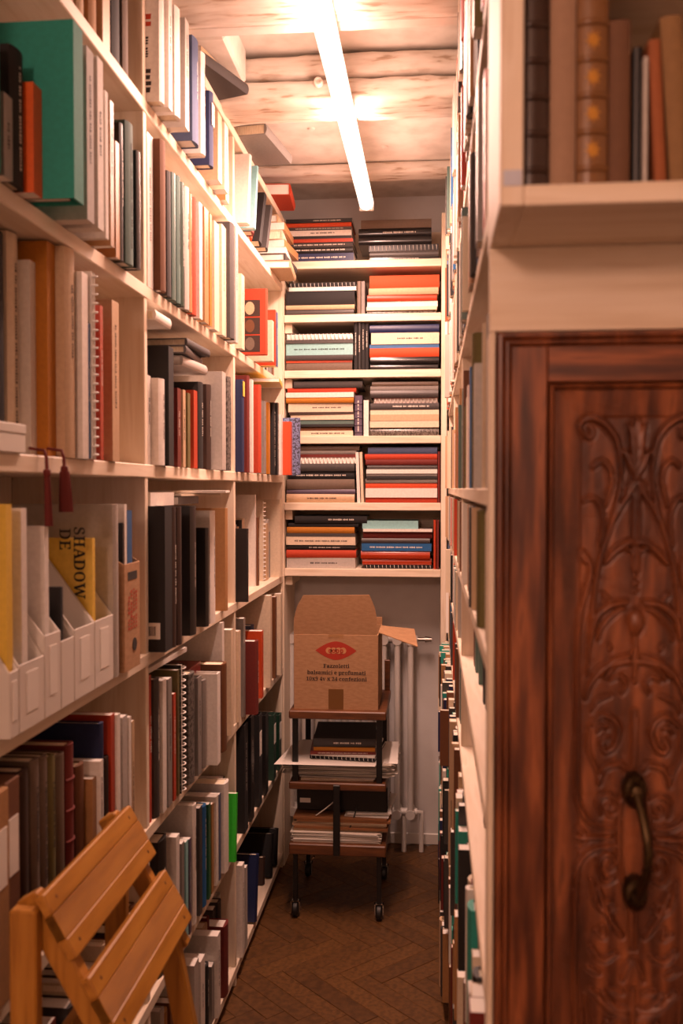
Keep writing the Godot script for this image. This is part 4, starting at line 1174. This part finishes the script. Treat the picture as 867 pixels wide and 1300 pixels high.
const ZT := -3.6
func build_trolley() -> void:
	var zb := ZT - 0.42
	var pl := on_z(366.5, 910, ZT); var pr := on_z(490, 910, ZT)
	var o := thing("trolley", "small wheeled trolley with three dark wooden boards and black steel frame", "trolley", Transform3D(Basis.IDENTITY, Vector3((pl.x + pr.x) / 2, 0, (ZT + zb) / 2)))
	var inv := -o.position
	var lv := [[903.5, 914.0], [994.5, 1004.0], [1073.0, 1087.0]]
	var ys := []
	for l in lv:
		var a := on_z(430, l[0], ZT).y; var b := on_z(430, l[1], ZT).y
		ys.append([a, b])
		obj("board", boxm(Vector3(pl.x, b, zb) + inv, Vector3(pr.x, a, ZT) + inv, 0.004), mats.trolley, o)
	for q in [374.0, 481.0]:
		var x := on_z(q, 950, ZT).x
		for z in [ZT - 0.02, zb + 0.02]:
			obj("post", boxm(Vector3(x - 0.011, ys[1][0] - 0.001, z - 0.008) + inv, Vector3(x + 0.011, ys[0][1] + 0.001, z + 0.008) + inv, 0.002), mats.steel, o)
			obj("leg", boxm(Vector3(x - 0.009, 0.06, z - 0.009) + inv, Vector3(x + 0.009, ys[2][1] + 0.001, z + 0.009) + inv, 0.002), mats.steel, o)
			var c := MB.new()
			c.xf = Transform3D(Basis(Vector3.FORWARD, PI / 2), Vector3(x, 0.0285, z) + inv)
			c.lathe([Vector2(0.0, -0.012), Vector2(0.022, -0.012), Vector2(0.028, -0.007), Vector2(0.028, 0.007), Vector2(0.022, 0.012), Vector2(0.0, 0.012)], 18)
			var cw := obj("caster", c, plain(Color("1c1a19"), 0.5), o)
			var fk := MB.new()
			fk.box(Vector3(x - 0.018, 0.02, z - 0.008) + inv, Vector3(x - 0.014, 0.064, z + 0.008) + inv)
			fk.box(Vector3(x + 0.014, 0.02, z - 0.008) + inv, Vector3(x + 0.018, 0.064, z + 0.008) + inv)
			fk.box(Vector3(x - 0.018, 0.06, z - 0.008) + inv, Vector3(x + 0.018, 0.064, z + 0.008) + inv)
			obj("fork", fk, mats.chrome, cw)
	var xc := on_z(427.5, 1040, ZT).x
	for z in [ZT + 0.008, zb - 0.008]:
		obj("post", boxm(Vector3(xc - 0.013, ys[2][1] + 0.005, z - 0.007) + inv, Vector3(xc + 0.013, ys[1][0] - 0.004, z + 0.007) + inv, 0.002), mats.steel, o)
	obj("screw", boxm(Vector3(on_z(397, 1098, ZT).x - 0.006, 0.225, ZT - 0.03) + inv, Vector3(on_z(397, 1098, ZT).x + 0.006, 0.237, ZT - 0.02) + inv, 0.003), mats.chrome, o)
	var bx := on_z(485, 890, ZT).x
	obj("back_stop", boxm(Vector3(bx - 0.011, ys[0][0] - 0.001, zb + 0.004) + inv, Vector3(bx + 0.012, ys[0][0] + 0.13, zb + 0.024) + inv, 0.002), mats.trolley, o)
	# what lies on the middle board
	var pm := "on middle board of trolley"
	var y: float = ys[1][0] + 0.0005
	var lie := func(kind: String, xa: float, xb: float, t: float, cn: String, yy: float, turn: float, z: float, d: float, op: String, place: String):
		var a := on_z(xa, 950, z).x; var b := on_z(xb, 950, z).x
		var bs := Basis(Vector3.UP, deg_to_rad(turn)) * Basis(Vector3.BACK, -PI / 2)
		book(kind, t - 0.0004, b - a, d, cn, Transform3D(bs, Vector3((a + b) / 2, yy + t / 2, z) + Basis(Vector3.UP, deg_to_rad(turn)) * Vector3(-(b - a) / 2, 0, 0)), place, yy, op)
	lie.call("m", 382, 474, 0.008, "cream", y, 2.0, ZT - 0.03, 0.3, "T", pm)
	lie.call("m", 380, 476, 0.006, "light_grey", y + 0.008, -3.0, ZT - 0.035, 0.3, "", pm)
	paper_pile(on_z(364, 980, ZT - 0.035).x, on_z(499, 980, ZT - 0.035).x, y + 0.014, 26, 0.0022, ZT - 0.035, 0.32, 9.0, "loose pile of grey-white papers sticking out, middle board of trolley")
	y += 0.014 + 26 * 0.0022 + 0.0025
	lie.call("s", 392, 476, 0.014, "black", y, -6.0, ZT - 0.05, 0.28, "K", pm)
	lie.call("m", 394, 476, 0.007, "white", y + 0.0145, -4.0, ZT - 0.05, 0.28, "T", pm)
	lie.call("p", 394, 477, 0.012, "dark_red", y + 0.022, 4.0, ZT - 0.055, 0.26, "T", pm)
	lie.call("p", 398, 476, 0.014, "ochre", y + 0.0345, 1.0, ZT - 0.06, 0.26, "", pm)
	lie.call("h", 398, 477, 0.034, "dark_grey", y + 0.049, 3.0, ZT - 0.06, 0.27, "t", pm)
	# a curling white sheet over the papers
	var cs := MB.new()
	var y2: float = y + 0.001
	var xa := on_z(349, 960, ZT).x; var xb := on_z(476, 960, ZT).x
	for i in 12:
		for q in [0.0, 1.0]:
			pass
		var f0 := i / 12.0; var f1 := (i + 1) / 12.0
		var ya := y - 0.002 + 0.002 * cos(f0 * 3.0); var yb2 := y - 0.002 + 0.002 * cos(f1 * 3.0)
		var za := ZT + 0.025 - 0.02 * f0; var zc := ZT + 0.025 - 0.02 * f1
		cs.quad(Vector3(lerpf(xa, xb, f0), ya + 0.0004, za), Vector3(lerpf(xa, xb, f1), yb2 + 0.0004, zc), Vector3(lerpf(xa, xb, f1) + 0.03, yb2 + 0.0004, zc - 0.3), Vector3(lerpf(xa, xb, f0) + 0.03, ya + 0.0004, za - 0.3), Vector3.UP)
		cs.quad(Vector3(lerpf(xa, xb, f0), ya, za), Vector3(lerpf(xa, xb, f1), yb2, zc), Vector3(lerpf(xa, xb, f1) + 0.03, yb2, zc - 0.3), Vector3(lerpf(xa, xb, f0) + 0.03, ya, za - 0.3), Vector3.DOWN)
	tag(obj("paper_sheet", cs, mats.paper), "large white paper sheet jutting out of the trolley towards the bookcase", "paper")
	# what lies on the low board
	var yl: float = ys[2][0] + 0.0005
	paper_pile(on_z(369, 1065, ZT).x + 0.005, on_z(482, 1065, ZT).x, yl, 18, 0.0022, ZT - 0.02, 0.34, 4.0, "pile of white printed papers on lowest board of trolley")
	yl += 18 * 0.0022 + 0.001
	paper_pile(on_z(372, 1045, ZT).x, on_z(492, 1045, ZT).x, yl, 6, 0.009, ZT - 0.03, 0.34, 5.0, "stack of brown envelopes and folders on lowest board of trolley", true)
	yl += 6 * 0.009 + 0.001
	paper_pile(on_z(440, 1030, ZT).x, on_z(497, 1030, ZT).x, yl, 4, 0.003, ZT - 0.06, 0.3, -12.0, "few newspapers sticking out of trolley towards the radiator")
	yl += 0.013
	var dvx := on_z(377, 1020, ZT - 0.07).x; var dvr := on_z(492, 1020, ZT - 0.07).x
	var top: float = ys[1][1] - 0.003
	var dv := thing("disc_player", "black electronic device with small pale label inside the trolley", "device", Transform3D(Basis.IDENTITY, Vector3((dvx + dvr) / 2, yl, ZT - 0.2)))
	var hw := (dvr - dvx) / 2
	obj("casing", boxm(Vector3(-hw, 0, -0.14), Vector3(hw, top - yl, 0.13), 0.004), plain(Color("121213"), 0.35), dv)
	obj("label", boxm(Vector3(-hw + 0.012, 0.03, 0.13), Vector3(-hw + 0.054, 0.048, 0.1312), 0), mats.paper, dv)
	for c in [[Vector3(-0.02, 0.05, 0.14), Vector3(-0.06, 0.02, 0.17), Vector3(-0.1, -0.01, 0.16), "e0d8cc"], [Vector3(0.06, 0.03, 0.14), Vector3(0.05, -0.02, 0.165), Vector3(0.03, -0.06, 0.17), "141312"]]:
		var cbm := MB.new()
		var pts := []
		for k in 9:
			var f := k / 8.0
			pts.append((c[0] as Vector3).lerp(c[1], f).lerp((c[1] as Vector3).lerp(c[2], f), f))
		cbm.tube(pts, 0.0025, -1, 6)
		obj("cable", cbm, plain(Color(c[3]), 0.5), dv)
func paper_pile(xa: float, xb: float, y: float, n: int, t: float, z: float, d: float, spread: float, label: String, brown := false) -> void:
	var o := thing("paper_pile", label, "papers", Transform3D(Basis.IDENTITY, Vector3((xa + xb) / 2, y, z - d / 2)))
	var hw := (xb - xa) / 2
	var pal := [mats.paper, plain(Color("cfc6ba"), 0.85), plain(Color("b9aea0"), 0.85), plain(Color("dcd2c4"), 0.85)]
	if brown: pal = [mats.card, plain(Color("8a5a34"), 0.85), plain(Color("9c8468"), 0.85), plain(Color("b09070"), 0.85)]
	for k in n:
		var b := MB.new()
		b.xf = Transform3D(Basis(Vector3.UP, deg_to_rad(rng.randf_range(-spread, spread) * 0.5)), Vector3(rng.randf_range(-1, 1) * spread * 0.002, 0, rng.randf_range(-1, 0.4) * spread * 0.0015))
		b.box(Vector3(-hw, k * t, -d / 2), Vector3(hw, (k + 0.93) * t, d / 2))
		obj("sheet", b, pal[rng.randi() % 4], o)

func text_on(parent: Node, s: String, px: float, pos: Vector3, m: Material, serif := true, weight := 700) -> void:
	var t := TextMesh.new()
	t.text = s
	var fo := SystemFont.new()
	fo.font_names = PackedStringArray(["Droid Serif" if serif else "Droid Sans"]); fo.font_weight = weight
	t.font = fo; t.font_size = 48; t.pixel_size = px / 48.0; t.depth = 0.0008
	var o := MeshInstance3D.new()
	o.name = "printed_text"; o.mesh = t; o.material_override = m
	parent.add_child(o, true)
	o.position = pos
func build_carton() -> void:
	var z := ZT - 0.035
	var a := on_z(373, 902.8, z); var b := on_z(480, 806.5, z)
	var W := b.x - a.x; var H := b.y - a.y; var D := 0.3; var th := 0.004
	var o := thing("cardboard_box", "open cardboard carton with red oval logo on top of the trolley", "box", Transform3D(Basis.IDENTITY, Vector3((a.x + b.x) / 2, a.y, z)))
	obj("front_panel", boxm(Vector3(-W / 2, 0, -th), Vector3(W / 2, H, 0), 0.0012), mats.card, o)
	obj("back_panel", boxm(Vector3(-W / 2, 0, -D), Vector3(W / 2, H, -D + th), 0.0012), mats.card, o)
	for s in [-1.0, 1.0]: obj("side_panel", boxm(Vector3(s * W / 2 - (th if s > 0 else 0.0), 0, -D + th), Vector3(s * W / 2 + (0.0 if s > 0 else th), H, -th), 0.0012), mats.card, o)
	obj("bottom_panel", boxm(Vector3(-W / 2 + th, 0, -D + th), Vector3(W / 2 - th, th, -th), 0), mats.card, o)
	# front flap standing up, its upper corners cut round, leaning back
	var fh := on_z(430, 756, z).y - b.y
	var pl := PackedVector2Array([Vector2(-W / 2, 0), Vector2(W / 2 - 0.004, 0), Vector2(W / 2 - 0.006, fh * 0.42), Vector2(W / 2 - 0.014, fh * 0.7), Vector2(W / 2 - 0.035, fh * 1.02), Vector2(0.0, fh), Vector2(-W / 2 + 0.035, fh * 0.99), Vector2(-W / 2 + 0.012, fh * 0.72), Vector2(-W / 2, fh * 0.4)])
	var fm := MB.new()
	fm.xf = Transform3D(Basis(Vector3.RIGHT, -PI / 2 + 0.12) * Basis(Vector3.RIGHT, PI), Vector3(0, H, -th))
	fm.xf = Transform3D(Basis(Vector3(1, 0, 0), Vector3(0, -0.12, 1.0).normalized(), Vector3(0, 1.0, -0.1).normalized()), Vector3(0, H, -th))
	fm.prism(pl, 0.0, th * 0.8)
	obj("front_flap", fm, mats.card, o)
	# side flap folded out over the radiator
	var sf := MB.new()
	var q := [on_z(478.5, 786, z - 0.02), on_z(526, 789, z - 0.05), on_z(531, 815, z - 0.05), on_z(480, 806, z - 0.02)]
	var l0 := Vector3(W / 2 - 0.002, H, -D + 0.06); var l1 := Vector3(W / 2 - 0.002, H, -0.06)
	var o1 := Vector3(W / 2 + 0.152, H - 0.05, -0.035); var o0 := Vector3(W / 2 + 0.135, H - 0.012, -D + 0.06)
	var lift := Vector3(0, 0.0035, 0)
	var cc := (l0 + l1 + o0 + o1) / 4
	sf.quad(l0 + lift, l1 + lift, o1 + lift, o0 + lift, Vector3.UP)
	sf.quad(l0, l1, o1, o0, Vector3.DOWN)
	sf.quad(l1, o1, o1 + lift, l1 + lift, Vector3.BACK)
	sf.quad(o0, o1, o1 + lift, o0 + lift, Vector3.RIGHT)
	sf.quad(l0, o0, o0 + lift, l0 + lift, Vector3.FORWARD)
	obj("side_flap", sf, mats.card, o)
	var bk := MB.new()
	bk.box(Vector3(-W / 2, H, -D - 0.002), Vector3(W / 2, H + 0.03, -D + 0.002), 0.001)
	obj("back_flap", bk, mats.card, o)
	# print
	var red := plain(Color("a8321e"), 0.8)
	var loc := func(px: float, py: float) -> Vector3:
		return on_z(px, py, z) - o.position
	var lc: Vector3 = loc.call(426.5, 826)
	var lw := 26.5 / F * 3.63; var lh := 12.0 / F * 3.63
	var lo := MB.new()
	var prev := Vector3.ZERO
	var n := 28
	for k in n:
		var f0 := -1.0 + 2.0 * k / n; var f1 := -1.0 + 2.0 * (k + 1) / n
		var h0 := lh * (1.0 - pow(absf(f0), 1.7)); var h1 := lh * (1.0 - pow(absf(f1), 1.7))
		lo.quad(Vector3(lc.x + f0 * lw, lc.y - h0, 0.0006), Vector3(lc.x + f1 * lw, lc.y - h1, 0.0006), Vector3(lc.x + f1 * lw, lc.y + h1, 0.0006), Vector3(lc.x + f0 * lw, lc.y + h0, 0.0006), Vector3.BACK)
	obj("printed_logo", lo, red, o)
	var cap := MB.new()
	for k in 4:
		var lcx := lc.x + (k - 1.5) * 0.0185
		var rr := 0.0125
		for s in 16:
			var aa := TAU * s / 16; var ab := TAU * (s + 1) / 16
			cap.tri(Vector3(lcx, lc.y, 0.001), Vector3(lcx + cos(aa) * rr, lc.y + sin(aa) * rr, 0.001), Vector3(lcx + cos(ab) * rr, lc.y + sin(ab) * rr, 0.001), Vector3.BACK, Vector3.BACK, Vector3.BACK)
	obj("printed_logo", cap, plain(Color("c08a5c"), 0.8), o)
	text_on(o, "coop", 0.026, lc + Vector3(0, 0, 0.0012), red, false, 800)
	var i := 0
	for s in [["Fazzoletti", 845.5], ["balsamici e profumati", 854.0], ["10x9 4v x 24 confezioni", 862.0]]:
		text_on(o, s[0], 0.0205, (loc.call(427, s[1]) as Vector3) + Vector3(0, 0, 0.0006), mats.ink, true, 700)
	var ta: Vector3 = loc.call(417, 902.5); var tb: Vector3 = loc.call(436, 875)
	obj("packing_tape", boxm(Vector3(ta.x, 0.0, 0.0), Vector3(tb.x, tb.y, 0.001), 0), plain(Color("6f4a22"), 0.4), o)
	obj("packing_tape", boxm(Vector3(lc.x - 0.03, H - 0.012, 0.0), Vector3(lc.x + 0.03, H, 0.001), 0), plain(Color("a47a50"), 0.4), o)

func build_chair() -> void:
	# folding slatted chair: two frames hinged at the top, slats along Z on the frame that slopes to the aisle
	var xa := -0.555
	var p := on_x(54, 1137, xa); var q := on_x(165, 1020, xa)
	var yt := (p.y + q.y) / 2
	var z0 := p.z; var z1 := q.z
	var rr := on_z(245, 1165, z1)                 # far lower corner of the second slat
	var dirv := (Vector3(rr.x - xa, rr.y - yt, 0)).normalized()
	var len_ := Vector2(rr.x - xa, rr.y - yt).length()
	var nrm := Vector3(-dirv.y, dirv.x, 0)
	var o := thing("folding_chair", "honey-coloured wooden folding chair with two grooved slats beside the long bookcase", "chair", Transform3D(Basis.IDENTITY, Vector3(xa, 0, (z0 + z1) / 2)))
	var inv := -o.position
	var th := 0.016
	var dl := on_x(95, 1215, xa + 0.06)
	var wid := len_ * 0.435
	for k in 2:
		var s0 := k * (len_ - wid)
		var sl := Node3D.new(); sl.name = "slat"
		o.add_child(sl, true)
		var strips := [[0.0, 0.32], [0.32, 0.68], [0.68, 1.0]]
		for i in 3:
			var a: float = s0 + wid * strips[i][0]; var b: float = s0 + wid * strips[i][1]
			var m := MB.new()
			m.xf = Transform3D(Basis(dirv, nrm, dirv.cross(nrm)), Vector3(xa, yt, (z0 + z1) / 2) + inv)
			var hl := (z0 - z1) / 2
			if i == 1:
				var n := 9
				for g in n:
					var ga := lerpf(a, b, float(g) / n); var gb := lerpf(a, b, float(g + 1) / n)
					m.box(Vector3(ga + 0.0003, -th, -hl), Vector3(gb - 0.0003, -0.0003, hl), 0.0003)
				m.box(Vector3(a, -th, -hl), Vector3(b, -0.0016, hl))
			else:
				m.box(Vector3(a + 0.0004, -th, -hl), Vector3(b - 0.0004, 0, hl), 0.0025)
			obj("strip" if i != 1 else "grooved_strip", m, mats.chair_z, sl)
		for e in [-1.0, 1.0]:
			for f in [0.16, 0.84]:
				var sc := MB.new()
				sc.xf = Transform3D(Basis(dirv, nrm, dirv.cross(nrm)), Vector3(xa, yt, (z0 + z1) / 2) + inv)
				sc.lathe([Vector2(0, 0.0006), Vector2(0.003, 0.0004), Vector2(0.0038, -0.001)], 10, Vector3(s0 + wid * f, 0, e * ((z0 - z1) / 2 - 0.03)))
				obj("screw", sc, mats.trolley, sl)
	# side rails of the sloping frame and of the upright frame
	var full := len_ + 0.03
	var knee := Vector3(xa, yt, 0) + dirv * (full - 0.03) - nrm * (th + 0.018)
	for e in [-1.0, 1.0]:
		var zc: float = ((z0 - z1) / 2 - 0.028) * e
		var m := MB.new()
		m.xf = Transform3D(Basis(dirv, nrm, dirv.cross(nrm)), Vector3(xa, yt, (z0 + z1) / 2) + inv)
		m.box(Vector3(-0.005, -th - 0.036, zc - 0.013), Vector3(full, -th - 0.0003, zc + 0.013), 0.003)
		obj("side_rail", m, mats.chair_y, o)
		# the foot of the sloping frame, steeper than the slats
		var foot := Vector3(knee.x + 0.17, 0.004, 0)
		var fd := (foot - knee).normalized(); var fn := Vector3(-fd.y, fd.x, 0)
		var fm := MB.new()
		fm.xf = Transform3D(Basis(fd, fn, fd.cross(fn)), Vector3(knee.x, knee.y, (z0 + z1) / 2 + zc - e * 0.027) + inv)
		fm.box(Vector3(-0.03, -0.019, -0.012), Vector3(knee.distance_to(foot) - 0.008, 0.019, 0.012), 0.003)
		obj("leg", fm, mats.chair_y, o)
		var zz: float = (z0 + z1) / 2 + zc + e * 0.0275
		obj("leg", boxm(Vector3(xa - 0.046, 0.0, zz - 0.012) + inv, Vector3(xa - 0.006, yt - 0.02, zz + 0.012) + inv, 0.003), mats.chair_y, o)
	for yy in [yt - 0.3, 0.25]:
		obj("cross_bar", boxm(Vector3(xa - 0.04, yy - 0.02, z1 + 0.018) + inv, Vector3(xa - 0.022, yy + 0.02, z0 - 0.018) + inv, 0.003), mats.chair_z, o)
	obj("cross_bar", boxm(Vector3(knee.x + 0.1, 0.3, z1 + 0.075) + inv, Vector3(knee.x + 0.12, 0.34, z0 - 0.075) + inv, 0.003), mats.chair_z, o)

func build_strip(tx: float, ty: float, tz0: float, tz1: float, warm: Color) -> void:
	var o := thing("strip_light", "long glowing white strip light under the ceiling beams", "light", Transform3D(Basis.IDENTITY, Vector3(tx, ty, (tz0 + tz1) / 2)))
	var hl := (tz0 - tz1) / 2
	var em := StandardMaterial3D.new()
	em.albedo_color = Color("f4efe8"); em.emission_enabled = true
	em.emission = Color(1.0, 0.93, 0.86); em.emission_energy_multiplier = 1.6
	var d := MB.new()
	var pl := PackedVector2Array()
	for k in 9:
		var a := PI * k / 8.0
		pl.append(Vector2(cos(a) * 0.029, -sin(a) * 0.026))
	pl.append(Vector2(-0.029, 0.008)); pl.append(Vector2(0.029, 0.008))
	d.xf = Transform3D(Basis(Vector3(1, 0, 0), Vector3(0, 0, 1), Vector3(0, 1, 0)), Vector3.ZERO)
	d.prism(pl, -hl + 0.006, hl - 0.006)
	obj("diffuser", d, em, o)
	obj("housing", boxm(Vector3(-0.02, 0.0082, -hl), Vector3(0.02, 0.024, hl), 0.002), mats.enamel, o)
	for e in [-1.0, 1.0]: obj("end_cap", boxm(Vector3(-0.0295, -0.0265, e * hl - 0.006), Vector3(0.0295, 0.0082, e * hl + 0.006), 0.003), mats.enamel, o)
	# globe and cord of the unseen lamp behind the camera
	var pn := thing("unseen_room_lamp", "unseen round lamp behind the camera, placed to light the carved door", "lamp", Transform3D(Basis.IDENTITY, Vector3(-0.5, 2.4, 1.3)))
	var g := MB.new()
	var pr := []
	for k in 13: pr.append(Vector2(0.15 * sin(PI * k / 12.0), -0.15 * cos(PI * k / 12.0)))
	g.lathe(pr, 24)
	var gm := StandardMaterial3D.new()
	gm.albedo_color = Color("f0e6d8"); gm.emission_enabled = true; gm.emission = Color(1.0, 0.72, 0.5); gm.emission_energy_multiplier = 1.2
	obj("globe", g, gm, pn)
	var cd := MB.new()
	cd.tube([Vector3(0, 0.15, 0), Vector3(0, CEIL - 2.4, 0)], 0.006, -1, 8)
	obj("cord", cd, mats.steel, pn)

func build_details() -> void:
	# two dark red tassels over the shelf edge
	for k in [[62.0, 668.0, 0], [84.0, 650.0, 1]]:
		var x: float = XL + 0.012 + 0.006 * k[2]
		var top := on_x(k[0] - 3, 578, x); var bot := on_x(k[0], k[1], x)
		var o := thing("tassel", ["long dark red bookmark tassel hanging over the shelf edge", "shorter, fuller dark red bookmark tassel hanging over the shelf edge"][k[2]], "tassel", Transform3D(Basis.IDENTITY, top), "bookmark tassels")
		var c := MB.new()
		var dv := bot - top
		c.tube([Vector3(-0.03, 0.012, 0), Vector3(-0.004, 0.008, 0), Vector3(0, -0.004, 0), dv * 0.25], 0.003, -1, 6)
		obj("cord", c, cloth("dark_red"), o)
		var s := MB.new()
		for i in 22:
			var a := TAU * i / 22.0
			var off: Vector3 = Vector3(cos(a), 0, sin(a)) * (0.004 + 0.004 * k[2])
			s.tube([dv * 0.22, dv * 0.3 + off * 0.9, dv * 0.65 + off * 1.2, dv + off * 1.4], 0.0016, -1, 4)
		obj("fringe", s, cloth("dark_red"), o)
		var kn := MB.new()
		kn.lathe([Vector2(0, 0.008), Vector2(0.006, 0.004), Vector2(0.007, -0.002), Vector2(0.004, -0.01), Vector2(0, -0.011)], 10, dv * 0.24)
		obj("knot", kn, cloth("dark_red"), o)
	# small white box at the shelf front
	var y3 := row_y(3)
	var b0 := on_x(-20, 570, XL + 0.01); var b1 := on_x(33, 570, XL + 0.01)
	var ib := thing("index_box", "low white card box along the shelf edge before black and cream books", "box", Transform3D(Basis.IDENTITY, Vector3(XL - 0.02, y3, (b0.z + b1.z) / 2)))
	var hz := (b0.z - b1.z) / 2
	obj("tray", boxm(Vector3(-0.028, 0, -hz), Vector3(0.03, 0.03, hz), 0.002), mats.paper, ib)
	obj("lid", boxm(Vector3(-0.029, 0.0302, -hz - 0.001), Vector3(0.031, 0.046, hz + 0.001), 0.002), mats.paper, ib)
